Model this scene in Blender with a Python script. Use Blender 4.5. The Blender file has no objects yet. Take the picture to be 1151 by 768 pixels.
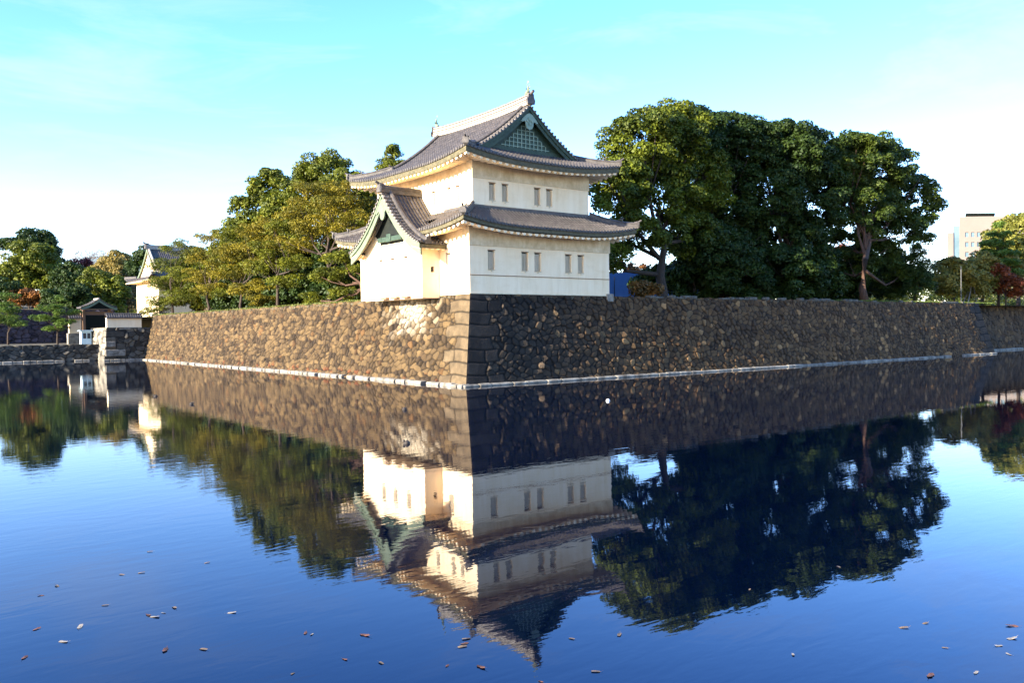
import bpy, math, random
import numpy as np
from mathutils import Matrix, Vector
random.seed(7); RNG = np.random.default_rng(7)
S = bpy.context.scene
COL = S.collection
PI = math.pi

# ------------------------------------------------------------------ camera
f_px, Wp = 950.0, 1151.0
az = math.radians(52.35935)              # castle X axis, clockwise from the view direction
A = (math.sin(az), math.cos(az)); B = (-math.cos(az), math.sin(az))
CAM = Vector((-35.91, -51.6, 4.2))
pitch = math.atan(15 / 950.0); roll = 0.0118
def from_view(r, f, u): return Vector((r*A[0] + f*A[1], r*B[0] + f*B[1], u))
cp, sp = math.cos(pitch), math.sin(pitch)
right = from_view(1, 0, 0); up = from_view(0, sp, cp); fwd = from_view(0, cp, -sp)
c, s = math.cos(roll), math.sin(roll)
cx = c*right - s*up; cy = s*right + c*up; cz = -fwd
M = Matrix(((cx[0], cy[0], cz[0], CAM[0]), (cx[1], cy[1], cz[1], CAM[1]), (cx[2], cy[2], cz[2], CAM[2]), (0, 0, 0, 1)))
cam_data = bpy.data.cameras.new('camera'); cam = bpy.data.objects.new('camera', cam_data); COL.objects.link(cam)
cam.matrix_world = M; cam_data.sensor_width = 36; cam_data.lens = 36*f_px/Wp
cam_data.clip_start = 0.5; cam_data.clip_end = 6000
S.camera = cam
S.render.resolution_x, S.render.resolution_y = 1024, 684

# ------------------------------------------------------------------ light
SUN_EL, SUN_TH = math.radians(16), math.radians(-2)
sun_dir = Vector((-math.cos(SUN_TH)*math.cos(SUN_EL), -math.sin(SUN_TH)*math.cos(SUN_EL), math.sin(SUN_EL)))
w = bpy.data.worlds.new('World'); S.world = w; w.use_nodes = True
nt = w.node_tree; nt.nodes.clear()
out = nt.nodes.new('ShaderNodeOutputWorld'); bg = nt.nodes.new('ShaderNodeBackground')
sky = nt.nodes.new('ShaderNodeTexSky'); sky.sky_type = 'NISHITA'; sky.sun_disc = False
sky.sun_elevation = SUN_EL; sky.sun_rotation = math.atan2(sun_dir.x, sun_dir.y)
sky.air_density = 1.0; sky.dust_density = 0.25; sky.ozone_density = 1.6; sky.altitude = 0
hs = nt.nodes.new('ShaderNodeHueSaturation'); hs.inputs['Saturation'].default_value = 1.32
gn = nt.nodes.new('ShaderNodeMixRGB'); gn.blend_type = 'MULTIPLY'; gn.inputs[0].default_value = 1; gn.inputs[2].default_value = (0.98, 0.97, 1.28, 1)
nt.links.new(sky.outputs[0], hs.inputs['Color']); nt.links.new(hs.outputs[0], gn.inputs[1])
wtc = nt.nodes.new('ShaderNodeTexCoord'); wmp = nt.nodes.new('ShaderNodeMapping'); wmp.inputs['Scale'].default_value = (1.2, 2.2, 7.0); wmp.inputs['Rotation'].default_value = (0.1, 0.25, 0.5)
wn = nt.nodes.new('ShaderNodeTexNoise'); wn.inputs['Scale'].default_value = 2.1; wn.inputs['Detail'].default_value = 7; wn.inputs['Roughness'].default_value = 0.62; wn.inputs['Distortion'].default_value = 0.5
wr = nt.nodes.new('ShaderNodeMapRange'); wr.inputs['From Min'].default_value = 0.52; wr.inputs['From Max'].default_value = 0.80; wr.inputs['To Max'].default_value = 0.28
wm = nt.nodes.new('ShaderNodeMixRGB'); wm.inputs[2].default_value = (2.6, 2.7, 2.8, 1)
nt.links.new(wtc.outputs['Generated'], wmp.inputs[0]); nt.links.new(wmp.outputs[0], wn.inputs['Vector']); nt.links.new(wn.outputs[0], wr.inputs['Value'])
nt.links.new(wr.outputs[0], wm.inputs[0]); nt.links.new(gn.outputs[0], wm.inputs[1]); nt.links.new(wm.outputs[0], bg.inputs[0])
bg.inputs[1].default_value = 0.13
nt.links.new(bg.outputs[0], out.inputs[0])
sl = bpy.data.lights.new('sun', 'SUN'); sl.energy = 5.0; sl.angle = math.radians(0.55); sl.color = (1.0, 0.91, 0.76)
so = bpy.data.objects.new('sun', sl); COL.objects.link(so)
so.rotation_euler = (-sun_dir).to_track_quat('-Z', 'Y').to_euler()
S.view_settings.view_transform = 'Standard'; S.view_settings.look = 'None'
S.view_settings.exposure = 2.08; S.view_settings.gamma = 1.0; S.view_settings.use_curve_mapping = False
S.render.engine = 'CYCLES'

# ------------------------------------------------------------------ materials
def mat(name):
    m = bpy.data.materials.new(name); m.use_nodes = True
    return m, m.node_tree, m.node_tree.nodes['Principled BSDF']
def N(t, k, **kw):
    n = t.nodes.new(k)
    for a_, v in kw.items(): setattr(n, a_, v)
    return n
def noise_mat(name, c1, c2, scale=3.0, rough=0.85, bump=0.0, bscale=30.0, attr=None, stretch=None, spec=0.3, third=None):
    m, t, p = mat(name)
    tc = N(t, 'ShaderNodeTexCoord'); src = tc.outputs['Object']
    if stretch:
        mp = N(t, 'ShaderNodeMapping'); mp.inputs['Scale'].default_value = stretch
        t.links.new(src, mp.inputs[0]); src = mp.outputs[0]
    n = N(t, 'ShaderNodeTexNoise'); n.inputs['Scale'].default_value = scale; n.inputs['Detail'].default_value = 6
    n.inputs['Roughness'].default_value = 0.65
    t.links.new(src, n.inputs['Vector'])
    r = N(t, 'ShaderNodeValToRGB'); r.color_ramp.elements[0].position = 0.33; r.color_ramp.elements[1].position = 0.68
    r.color_ramp.elements[0].color = (*c1, 1); r.color_ramp.elements[1].color = (*c2, 1)
    if third:
        e = r.color_ramp.elements.new(third[0]); e.color = (*third[1], 1)
    t.links.new(n.outputs['Fac'], r.inputs[0]); colr = r.outputs[0]
    if attr:
        at = N(t, 'ShaderNodeAttribute', attribute_name=attr)
        mx = N(t, 'ShaderNodeMixRGB', blend_type='MULTIPLY'); mx.inputs[0].default_value = 1
        t.links.new(at.outputs['Color'], mx.inputs[1]); t.links.new(colr, mx.inputs[2]); colr = mx.outputs[0]
    t.links.new(colr, p.inputs['Base Color'])
    p.inputs['Roughness'].default_value = rough; p.inputs['Specular IOR Level'].default_value = spec
    if bump:
        n2 = N(t, 'ShaderNodeTexNoise'); n2.inputs['Scale'].default_value = bscale; n2.inputs['Detail'].default_value = 5
        t.links.new(src, n2.inputs['Vector'])
        b = N(t, 'ShaderNodeBump'); b.inputs['Strength'].default_value = bump; b.inputs['Distance'].default_value = 0.05
        t.links.new(n2.outputs['Fac'], b.inputs['Height']); t.links.new(b.outputs[0], p.inputs['Normal'])
    return m
def foliage_mat(name, trans=0.25):
    m, t, p = mat(name)
    at = N(t, 'ShaderNodeAttribute', attribute_name='col')
    p.inputs['Roughness'].default_value = 0.6; p.inputs['Specular IOR Level'].default_value = 0.25
    t.links.new(at.outputs['Color'], p.inputs['Base Color'])
    tr = N(t, 'ShaderNodeBsdfTranslucent'); mx = N(t, 'ShaderNodeMixShader'); mx.inputs[0].default_value = trans
    g = N(t, 'ShaderNodeMixRGB', blend_type='MULTIPLY'); g.inputs[0].default_value = 1; g.inputs[2].default_value = (1.0, 1.1, 0.5, 1)
    t.links.new(at.outputs['Color'], g.inputs[1]); t.links.new(g.outputs[0], tr.inputs[0])
    t.links.new(p.outputs[0], mx.inputs[1]); t.links.new(tr.outputs[0], mx.inputs[2])
    t.links.new(mx.outputs[0], t.nodes['Material Output'].inputs[0])
    return m
M_PLASTER = noise_mat('white_plaster', (0.92, 0.70, 0.42), (0.98, 0.78, 0.51), 1.1, 0.8, 0.15, 8, stretch=(1, 1, 0.22))
M_PLAST2 = noise_mat('weathered_shaded_plaster', (0.56, 0.42, 0.24), (0.78, 0.64, 0.41), 1.4, 0.85, 0.15, 8)  # darker stained plaster; carries the painted eave shade on the wall bands
def streak(m, sc, amt, tint):
    t = m.node_tree; p = t.nodes['Principled BSDF']; src = p.inputs['Base Color'].links[0].from_socket
    tc = N(t, 'ShaderNodeTexCoord'); mp = N(t, 'ShaderNodeMapping'); mp.inputs['Scale'].default_value = sc; t.links.new(tc.outputs['Object'], mp.inputs[0])
    n = N(t, 'ShaderNodeTexNoise'); n.inputs['Scale'].default_value = 1.0; n.inputs['Detail'].default_value = 8; n.inputs['Roughness'].default_value = 0.7; n.inputs['Distortion'].default_value = 0.3
    t.links.new(mp.outputs[0], n.inputs['Vector'])
    r_ = N(t, 'ShaderNodeMapRange'); r_.inputs['From Min'].default_value = 0.48; r_.inputs['From Max'].default_value = 0.75; r_.inputs['To Max'].default_value = amt
    mx = N(t, 'ShaderNodeMixRGB', blend_type='MULTIPLY'); mx.inputs[2].default_value = (*tint, 1)
    t.links.new(n.outputs[0], r_.inputs['Value']); t.links.new(r_.outputs[0], mx.inputs[0]); t.links.new(src, mx.inputs[1]); t.links.new(mx.outputs[0], p.inputs['Base Color'])
streak(M_PLASTER, (2.6, 2.6, 0.28), 0.4, (0.78, 0.72, 0.60)); streak(M_PLASTER, (0.5, 0.5, 1.1), 0.55, (0.86, 0.80, 0.68)); streak(M_PLAST2, (2.2, 2.2, 0.4), 0.6, (0.68, 0.60, 0.46))
M_SHUT = noise_mat('window_board', (0.46, 0.37, 0.24), (0.62, 0.50, 0.34), 3.0, 0.85, stretch=(1, 1, 0.2))
M_TILE = noise_mat('roof_tile', (0.032, 0.026, 0.021), (0.096, 0.080, 0.067), 2.2, 0.55, 0.3, 14, spec=0.5)
M_TILE2 = noise_mat('ridge_tile', (0.036, 0.030, 0.025), (0.105, 0.088, 0.072), 3.0, 0.6, 0.2, 20, spec=0.5)
M_MORTAR = noise_mat('ridge_mortar', (0.26, 0.22, 0.17), (0.40, 0.35, 0.28), 4.0, 0.8)
M_COPPER = noise_mat('green_copper', (0.018, 0.036, 0.022), (0.05, 0.08, 0.05), 3.5, 0.6, 0.1, 30)
M_COPPERL = noise_mat('pale_green_copper', (0.10, 0.13, 0.078), (0.16, 0.19, 0.12), 2.5, 0.6)
M_COPPERT = noise_mat('verdigris_trim', (0.16, 0.23, 0.16), (0.28, 0.35, 0.25), 2.5, 0.6)
M_EAVE = noise_mat('eave_board', (0.05, 0.045, 0.02), (0.14, 0.115, 0.06), 4.0, 0.7)
M_WOOD = noise_mat('brown_wood', (0.16, 0.09, 0.05), (0.30, 0.18, 0.11), 6.0, 0.8, stretch=(1, 1, 4))
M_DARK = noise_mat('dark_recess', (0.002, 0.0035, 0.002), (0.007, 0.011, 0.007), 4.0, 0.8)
M_STONE = noise_mat('dressed_stone', (0.62, 0.60, 0.56), (1.25, 1.2, 1.15), 1.3, 0.9, 0.8, 9, attr='col')
M_PALE = noise_mat('pale_footing_stone', (0.09, 0.075, 0.055), (0.36, 0.32, 0.25), 1.3, 0.85, 0.6, 12)
M_BARK = noise_mat('bark', (0.03, 0.022, 0.016), (0.08, 0.055, 0.038), 5.0, 0.95, 0.8, 18, stretch=(3, 3, 0.8))
M_BARKR = noise_mat('reddish_bark', (0.05, 0.028, 0.017), (0.12, 0.065, 0.04), 5.0, 0.95, 0.8, 18, stretch=(3, 3, 0.8))
M_LEAF = foliage_mat('leaves', 0.22)
M_NEEDLE = foliage_mat('pine_needles', 0.15)
M_GRASS = noise_mat('grass', (0.045, 0.06, 0.015), (0.13, 0.14, 0.04), 1.2, 0.95, 0.8, 12)
M_EARTH = noise_mat('earth', (0.06, 0.05, 0.03), (0.12, 0.10, 0.06), 0.3, 0.95, 0.3, 3)

# ------------------------------------------------------------------ object helpers
def link(name, me, parent=None, m=None):
    o = bpy.data.objects.new(name, me); COL.objects.link(o)
    if m is not None and me is not None: me.materials.append(m)
    if parent is not None: o.parent = parent
    return o
def tag(o, label=None, cat=None, group=None, kind=None):
    if label: o['label'] = label
    if cat: o['category'] = cat
    if group: o['group'] = group
    if kind: o['kind'] = kind
    return o
def empty(name, label, cat, loc=(0, 0, 0), group=None, rz=0.0):
    o = bpy.data.objects.new(name, None); COL.objects.link(o); o.location = loc; o.rotation_euler = (0, 0, rz)
    o.empty_display_size = 0.3
    bpy.context.view_layer.update()
    return tag(o, label, cat, group)
def world_loc(o):
    v = Vector((0, 0, 0))
    while o is not None: v += o.location; o = o.parent
    return v
class MB:
    """collects shapes, all in world coordinates, links them as ONE mesh"""
    def __init__(s): s.v = []; s.f = []; s.mi = []; s.m = 0
    def add(s, vs, fs):
        o = len(s.v); s.v += [tuple(v) for v in vs]
        s.f += [tuple(i+o for i in f) for f in fs]; s.mi += [s.m]*len(fs)
    def box(s, lo, hi, bev=0.0):
        x0, y0, z0 = lo; x1, y1, z1 = hi
        if not bev:
            s.add([(x0,y0,z0),(x1,y0,z0),(x1,y1,z0),(x0,y1,z0),(x0,y0,z1),(x1,y0,z1),(x1,y1,z1),(x0,y1,z1)],
                  [(0,3,2,1),(4,5,6,7),(0,1,5,4),(1,2,6,5),(2,3,7,6),(3,0,4,7)])
        else:
            b = bev
            ring = lambda z, i: [(x0+i,y0,z),(x1-i,y0,z),(x1,y0+i,z),(x1,y1-i,z),(x1-i,y1,z),(x0+i,y1,z),(x0,y1-i,z),(x0,y0+i,z)]
            ins = lambda z: [(x0+b*1.3,y0+b,z),(x1-b*1.3,y0+b,z),(x1-b,y0+b*1.3,z),(x1-b,y1-b*1.3,z),(x1-b*1.3,y1-b,z),(x0+b*1.3,y1-b,z),(x0+b,y1-b*1.3,z),(x0+b,y0+b*1.3,z)]
            vs = ins(z0) + ring(z0+b, b) + ring(z1-b, b) + ins(z1)
            fs = [tuple(range(7, -1, -1)), tuple(range(24, 32))]
            for k in range(3):
                for i in range(8): j = (i+1) % 8; fs.append((k*8+i, k*8+j, k*8+8+j, k*8+8+i))
            s.add(vs, fs)
    def tube(s, pts, rad, n=8, cap=True):
        pts = [Vector(p) for p in pts]; k = len(pts)
        if not hasattr(rad, '__len__'): rad = [rad]*k
        vs = []
        ref = Vector((0, 0, 1))
        for i, p in enumerate(pts):
            d = (pts[min(i+1, k-1)] - pts[max(i-1, 0)]).normalized()
            r_ = Vector((1, 0, 0)) if abs(d.z) > 0.95 else ref
            u = d.cross(r_).normalized(); v = u.cross(d)
            for j in range(n):
                a_ = 2*PI*j/n; vs.append(p + (u*math.cos(a_) + v*math.sin(a_))*rad[i])
        fs = []
        for i in range(k-1):
            for j in range(n): q = (j+1) % n; fs.append((i*n+j, i*n+q, i*n+n+q, i*n+n+j))
        if cap: fs += [tuple(range(n-1, -1, -1)), tuple((k-1)*n+j for j in range(n))]
        s.add(vs, fs)
    def sweep(s, pts, prof, side=None, cap=True):
        """prof: (side, up) pairs closed; up is world z"""
        pts = [Vector(p) for p in pts]; k = len(pts); n = len(prof); vs = []
        for i, p in enumerate(pts):
            d = (pts[min(i+1, k-1)] - pts[max(i-1, 0)]); d.z = 0
            if d.length < 1e-6: d = Vector((1, 0, 0))
            d.normalize(); u = Vector((d.y, -d.x, 0)) if side is None else Vector(side)
            for (a_, b_) in prof: vs.append(p + u*a_ + Vector((0, 0, b_)))
        fs = []
        for i in range(k-1):
            for j in range(n): q = (j+1) % n; fs.append((i*n+j, i*n+q, i*n+n+q, i*n+n+j))
        if cap: fs += [tuple(range(n-1, -1, -1)), tuple((k-1)*n+j for j in range(n))]
        s.add(vs, fs)
    def grid(s, rows):
        n = len(rows[0]); vs = [p for r in rows for p in r]; fs = []
        for i in range(len(rows)-1):
            for j in range(n-1):
                q = (i*n+j, i*n+j+1, i*n+n+j+1, i*n+n+j)
                if vs[q[0]] == vs[q[1]] and vs[q[2]] == vs[q[3]]: continue
                fs.append(q)
        s.add(vs, fs)
    def build(s, name, m, parent=None, label=None, smooth=False):
        me = bpy.data.meshes.new(name)
        vs = s.v
        if parent is not None:
            iw = world_loc(parent); vs = [tuple(Vector(v) - iw) for v in vs]
        me.from_pydata(vs, [], s.f); ms = m if isinstance(m, (list, tuple)) else [m]
        for q in ms: me.materials.append(q)
        if len(ms) > 1: me.polygons.foreach_set('material_index', s.mi)
        if smooth: me.polygons.foreach_set('use_smooth', [True]*len(me.polygons))
        me.update()
        o = link(name, me, parent)
        if label: o['label'] = label
        return o
def np_mesh(name, V, F, m, parent=None, col=None, label=None, smooth=False):
    """V (n,3), F (k,4) numpy; col (n,3) per vertex"""
    me = bpy.data.meshes.new(name)
    V = np.asarray(V, dtype=np.float32); F = np.asarray(F, dtype=np.int32)
    if parent is not None: V = V - np.array(world_loc(parent), dtype=np.float32)
    me.vertices.add(len(V)); me.vertices.foreach_set('co', V.ravel())
    me.loops.add(F.size); me.loops.foreach_set('vertex_index', F.ravel())
    me.polygons.add(len(F)); me.polygons.foreach_set('loop_start', np.arange(0, F.size, 4, dtype=np.int32))
    me.polygons.foreach_set('loop_total', np.full(len(F), 4, dtype=np.int32))
    me.update(calc_edges=True)
    if col is not None:
        at = me.color_attributes.new('col', 'FLOAT_COLOR', 'POINT')
        at.data.foreach_set('color', np.concatenate([col, np.ones((len(V), 1))], axis=1).astype(np.float32).ravel())
    if smooth: me.polygons.foreach_set('use_smooth', np.ones(len(F), dtype=bool))
    me.materials.append(m); me.validate()
    o = link(name, me, parent)
    if label: o['label'] = label
    return o

# ------------------------------------------------------------------ water
def water_material():
    m, t, p = mat('moat_water')
    p.inputs['Base Color'].default_value = (0.0002, 0.0022, 0.009, 1); p.inputs['Roughness'].default_value = 0.015
    p.inputs['IOR'].default_value = 1.48; p.inputs['Specular Tint'].default_value = (0.0, 0.25, 1.0, 1); p.inputs['Specular IOR Level'].default_value = 0.5
    tc = N(t, 'ShaderNodeTexCoord')
    def lay(scale, rot, st, det, dist):
        mp = N(t, 'ShaderNodeMapping'); mp.inputs['Scale'].default_value = st; mp.inputs['Rotation'].default_value = (0, 0, rot)
        t.links.new(tc.outputs['Object'], mp.inputs[0])
        n = N(t, 'ShaderNodeTexNoise'); n.inputs['Scale'].default_value = scale; n.inputs['Detail'].default_value = det
        n.inputs['Distortion'].default_value = dist
        t.links.new(mp.outputs[0], n.inputs[0]); return n.outputs[0]
    va = math.radians(52.36)
    a_ = lay(1.6, -va + 0.15, (0.55, 1.6, 1), 3, 0.4); b_ = lay(5.0, -va - 0.3, (0.6, 1.5, 1), 2, 0.2)
    c_ = lay(0.09, 0, (1, 1, 1), 3, 0.6)                       # patches where the breeze touches the water
    r = N(t, 'ShaderNodeMapRange'); r.inputs['From Min'].default_value = 0.40; r.inputs['From Max'].default_value = 0.62
    r.inputs['To Min'].default_value = 0.45; r.inputs['To Max'].default_value = 1.25
    t.links.new(c_, r.inputs['Value'])
    ad = N(t, 'ShaderNodeMath', operation='MULTIPLY_ADD'); ad.inputs[1].default_value = 0.22
    t.links.new(b_, ad.inputs[0]); t.links.new(a_, ad.inputs[2])
    ml = N(t, 'ShaderNodeMath', operation='MULTIPLY'); t.links.new(ad.outputs[0], ml.inputs[0]); t.links.new(r.outputs[0], ml.inputs[1])
    b = N(t, 'ShaderNodeBump'); b.inputs['Strength'].default_value = 1.0; b.inputs['Distance'].default_value = 0.0024
    t.links.new(ml.outputs[0], b.inputs['Height']); t.links.new(b.outputs[0], p.inputs['Normal'])
    return m
mb = MB(); mb.add([(-400, -300, 0), (1500, -300, 0), (1500, 200, 0), (-400, 200, 0)], [(0, 1, 2, 3)])
tag(mb.build('moat_water', water_material()), 'dark blue still moat water mirroring the watchtower and trees', 'water', kind='structure')

# ------------------------------------------------------------------ ground
mb = MB()
mb.add([(0.4, 0.4, 6.72), (88, 0.4, 6.72), (88, 3.9, 6.72), (2500, 3.9, 6.72), (2500, 2500, 6.72), (0.4, 2500, 6.72)], [(0, 1, 2, 3, 4, 5)])
tag(mb.build('castle_ground', M_EARTH), 'flat castle ground behind the moat walls', 'ground', kind='structure')
mb = MB()
mb.add([(-600, 89.6, 2.45), (-6.9, 89.6, 2.45), (-1, 89.6, 2.45), (-1, 119, 2.45), (-600, 119, 2.45)], [(0, 1, 2, 3, 4)])
mb.build('bank_ground', M_EARTH); tag(bpy.data.objects['bank_ground'], 'bare ground on the low bank by the gate', 'ground', kind='structure')
mb = MB(); rows = []
for j in range(20):
    y = 119.5 + j*j*1.6
    rows.append([(x, y, 8.3 + min(1, max(0, (y-125)/80))*(3.0 + 2*math.sin(x*0.03+1))) for x in np.linspace(-600, 0.3, 30)])
mb.grid(rows); tag(mb.build('inner_hill', M_EARTH, smooth=True), 'wooded rise behind the inner wall', 'hill', kind='structure')

# ------------------------------------------------------------------ stone walls
def hash2(i, j, k):
    x = np.sin(i*127.1 + j*311.7 + k*74.7)*43758.5453
    return x - np.floor(x)
def masonry(name, parent, origin, dirv, nrm, length, top, bat, base, colfun, quoin=True, quoin_end=False, cell=(0.62, 0.46), seed=0, step=None, z0=-0.3, relief=0.10, endshear=False, label=None):
    """one continuous surface of fitted rubble, displaced stone by stone"""
    segs = step or [(25, 0.06), (50, 0.09), (1e9, 0.13)]
    S_ = []; x = 0.0
    while x < length:
        S_.append(x); x += [q for lim, q in segs if x < lim][0]
    S_.append(length); S_ = np.array(S_); Z = np.arange(z0, top+0.001, 0.07); Z = np.append(Z, top)
    s_, z_ = np.meshgrid(S_, Z)
    cw, ch = cell
    warp = 0.10*np.sin(z_*2.3+seed)+0.08*np.sin(s_*1.7+z_)
    gx = (s_+warp)/cw; gz = (z_+0.06*np.sin(s_*2.9))/ch
    f1 = np.full(s_.shape, 9.0); f2 = np.full(s_.shape, 9.0); id1 = np.zeros(s_.shape + (2,))
    ci, cj = np.floor(gx), np.floor(gz)
    best = np.zeros(s_.shape + (2,)); sec = np.zeros(s_.shape + (2,))
    for di in (-2, -1, 0, 1, 2):
        for dj in (-2, -1, 0, 1, 2):
            i, j = ci+di, cj+dj
            px = i + 0.5 + 0.92*(hash2(i, j, seed)-0.5) + 0.5*(j % 2); pz = j + 0.5 + 0.92*(hash2(i, j, seed+3)-0.5)
            d = np.hypot((gx-px), (gz-pz))
            m1 = d < f1; m2 = (~m1) & (d < f2)
            sec[m1] = best[m1]; f2 = np.where(m1, f1, np.where(m2, d, f2))
            pt = np.stack([px, pz], -1)
            sec[m2] = pt[m2]; f1 = np.where(m1, d, f1)
            best[m1] = pt[m1]; id1[m1] = np.stack([i, j], -1)[m1]
    edge = (f2-f1)*0.5*min(cw, ch)*1.6
    ra = hash2(id1[..., 0], id1[..., 1], seed+5); rb_ = hash2(id1[..., 0], id1[..., 1], seed+6); rc = hash2(id1[..., 0], id1[..., 1], seed+7)
    lx = (gx-best[..., 0])*cw; lz = (gz-best[..., 1])*ch
    tilt = (ra-0.5)*0.62*lx + (rb_-0.5)*0.5*lz
    isq = np.zeros(s_.shape, bool)
    if quoin:
        course = 0.93 + 0.0*z_; r = np.floor((z_+0.15+0.05*np.sin(s_*2.2+seed))/course); par = (r % 2)
        def blocks(sd):
            L = np.where(par == 0, 2.3+0.8*hash2(r, r*0+1, seed), 1.3+0.7*hash2(r, r*0+2, seed)) + 0.10*np.sin(z_*4.1+r)
            q = sd < L
            zz = z_+0.15+0.05*np.sin(s_*2.2+seed); ez = np.minimum(zz-r*course, (r+1)*course-zz)
            es = np.abs(sd-L)
            mid = L*0.55
            ee = np.minimum(ez, es)
            ee = np.where((par == 0) & (hash2(r, r*0, seed+11) > 0.25), np.minimum(ee, np.abs(sd-mid)), ee)
            sub = np.where(sd < mid, 0, 1)
            return q, ee, es, sub
        q, ee, es, sub = blocks(s_)
        edge = np.where(q, ee*0.9, np.minimum(edge, es)); isq |= q
        ra = np.where(q, hash2(r+sub*7, r*0+77, seed), ra); rc = np.where(q, hash2(r, r*0+79+sub, seed), rc)
    if quoin_end:
        q, ee, es, sub = blocks(length-s_)
        edge = np.where(q, ee*0.9, np.minimum(edge, es)); isq |= q
        ra = np.where(q, hash2(r+sub*7, r*0+78, seed), ra)
    e01 = np.clip(edge/0.085, 0, 1); prof = e01*e01*(3-2*e01)
    h = -relief*(1-prof) + np.where(isq, 0.012*prof, (0.07*(rc-0.35)+tilt)*prof)
    micro = 0.012*np.sin(s_*23+z_*9+ra*40)*np.sin(z_*27-s_*11+rb_*30)
    h = h + micro*prof
    if quoin:
        h = h*np.clip(s_/0.10, 0, 1)
    h = np.where((z_ > top-0.05), np.maximum(h, -0.02), h)
    b = bat*np.clip((top-z_)/top, 0, None)**1.08
    shear = np.clip(1-s_/6.0, 0, 1) if quoin else 0
    shear2 = np.clip(1-(length-s_)/6.0, 0, 1) if (quoin_end or endshear) else 0
    sp_ = s_ - b*shear + b*shear2
    o = np.array(origin); dv = np.array(dirv); nv = np.array(nrm)
    V = o[None, None, :] + sp_[..., None]*dv + (b+h)[..., None]*nv
    V[..., 2] = z_ + (0.04*np.sin(s_*1.9)+0.03*np.sin(s_*5.3+1))*(z_ > top-0.05)*np.clip((s_-15)/3, 0, 1)
    C_ = colfun(s_, z_, ra, rb_, rc, isq)
    C_ = C_*(0.13+0.87*np.clip((edge-0.022)/0.05, 0, 1))[..., None]
    ny, nx = s_.shape; idx = np.arange(ny*nx).reshape(ny, nx)
    F = np.stack([idx[:-1, :-1], idx[:-1, 1:], idx[1:, 1:], idx[1:, :-1]], -1).reshape(-1, 4)
    return np_mesh(name, V.reshape(-1, 3), F, M_STONE, parent, C_.reshape(-1, 3), label)
def mixc(a_, b_, t): return np.array(a_)*(1-t[..., None]) + np.array(b_)*t[..., None]
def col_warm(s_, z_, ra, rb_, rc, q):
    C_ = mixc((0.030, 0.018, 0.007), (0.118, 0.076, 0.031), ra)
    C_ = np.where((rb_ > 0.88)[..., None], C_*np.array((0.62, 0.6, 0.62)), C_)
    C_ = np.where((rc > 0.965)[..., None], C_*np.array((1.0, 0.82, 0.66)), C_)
    # stones under the white bay turn paler towards the wall top
    bay_pale = np.clip(1-np.abs(s_-8.2)/5.2, 0, 1)*np.clip((z_-2.6)/3.0, 0, 1)
    k = (np.clip(bay_pale*1.5-rb_*0.75, 0, 1)) * (~q)
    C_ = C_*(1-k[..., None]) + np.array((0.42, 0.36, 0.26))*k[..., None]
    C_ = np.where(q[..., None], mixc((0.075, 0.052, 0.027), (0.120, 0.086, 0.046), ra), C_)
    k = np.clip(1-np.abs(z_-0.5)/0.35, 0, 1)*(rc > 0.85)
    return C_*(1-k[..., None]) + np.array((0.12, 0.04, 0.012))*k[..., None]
def col_dark(s_, z_, ra, rb_, rc, q):  # quoins and stones near the corner darkened: the face's shade in their colour
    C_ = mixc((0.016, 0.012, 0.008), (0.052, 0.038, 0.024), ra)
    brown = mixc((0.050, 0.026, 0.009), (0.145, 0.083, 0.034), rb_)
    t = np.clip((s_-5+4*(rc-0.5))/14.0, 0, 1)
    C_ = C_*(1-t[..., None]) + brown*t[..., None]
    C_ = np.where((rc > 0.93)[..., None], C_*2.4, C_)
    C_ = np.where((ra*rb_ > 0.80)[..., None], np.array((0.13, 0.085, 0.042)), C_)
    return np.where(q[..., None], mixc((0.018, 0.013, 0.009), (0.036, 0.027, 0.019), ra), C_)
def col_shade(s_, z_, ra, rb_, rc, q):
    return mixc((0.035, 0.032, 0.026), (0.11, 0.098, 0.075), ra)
def footing(name, parent, p0, p1, out_v, ln, hh, ww, seed, jit=0.05):
    rnd = random.Random(seed); mb = MB()
    p0 = Vector(p0); p1 = Vector(p1); L = (p1-p0).length; d = (p1-p0)/L; o = Vector(out_v); x = 0
    while x < L:
        l = min(ln*rnd.uniform(0.6, 1.35), L-x)
        if rnd.random() > 0.04:
            h_ = hh*rnd.uniform(0.8, 1.12); w_ = ww+rnd.uniform(-jit, jit); g = 0.03
            a_ = p0 + d*(x+g); b_ = p0 + d*(x+l-g)
            pr = [(-0.3, -0.35), (w_, -0.35), (w_+0.03, h_*0.55), (w_-0.05, h_*0.93), (w_-0.16, h_), (-0.3, h_+0.03)]
            n = 5; pts = [a_.lerp(b_, t) for t in (0, 0.06, 0.5, 0.94, 1)]; sc = [0.9, 1, 1.02, 1, 0.9]
            vs = []
            for p_, k in zip(pts, sc): vs += [p_ + o*(u*k if u > 0 else u) + Vector((0, 0, v*k if v > 0 else v)) for u, v in pr]
            fs = [tuple(range(5, -1, -1)), tuple(range(24, 30))]
            for i in range(4):
                for j in range(6): q = (j+1) % 6; fs.append((i*6+j, i*6+q, i*6+6+q, i*6+6+j))
            mb.add(vs, fs)
        x += l
    return mb.build(name, M_PALE, parent)
BAT = 1.5
ramp = empty('moat_wall', 'tall fitted stone moat wall with a sharp corner carrying the white watchtower', 'stone wall')
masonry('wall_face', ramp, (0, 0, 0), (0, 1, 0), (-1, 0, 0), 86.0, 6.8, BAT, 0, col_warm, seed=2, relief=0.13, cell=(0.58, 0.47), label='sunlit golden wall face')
masonry('wall_face', ramp, (0, 0, 0), (1, 0, 0), (0, -1, 0), 83.0, 6.8, BAT, 0, col_dark, seed=5, quoin_end=True, relief=0.07, cell=(0.62, 0.47), label='shaded dark brown wall face')
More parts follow.
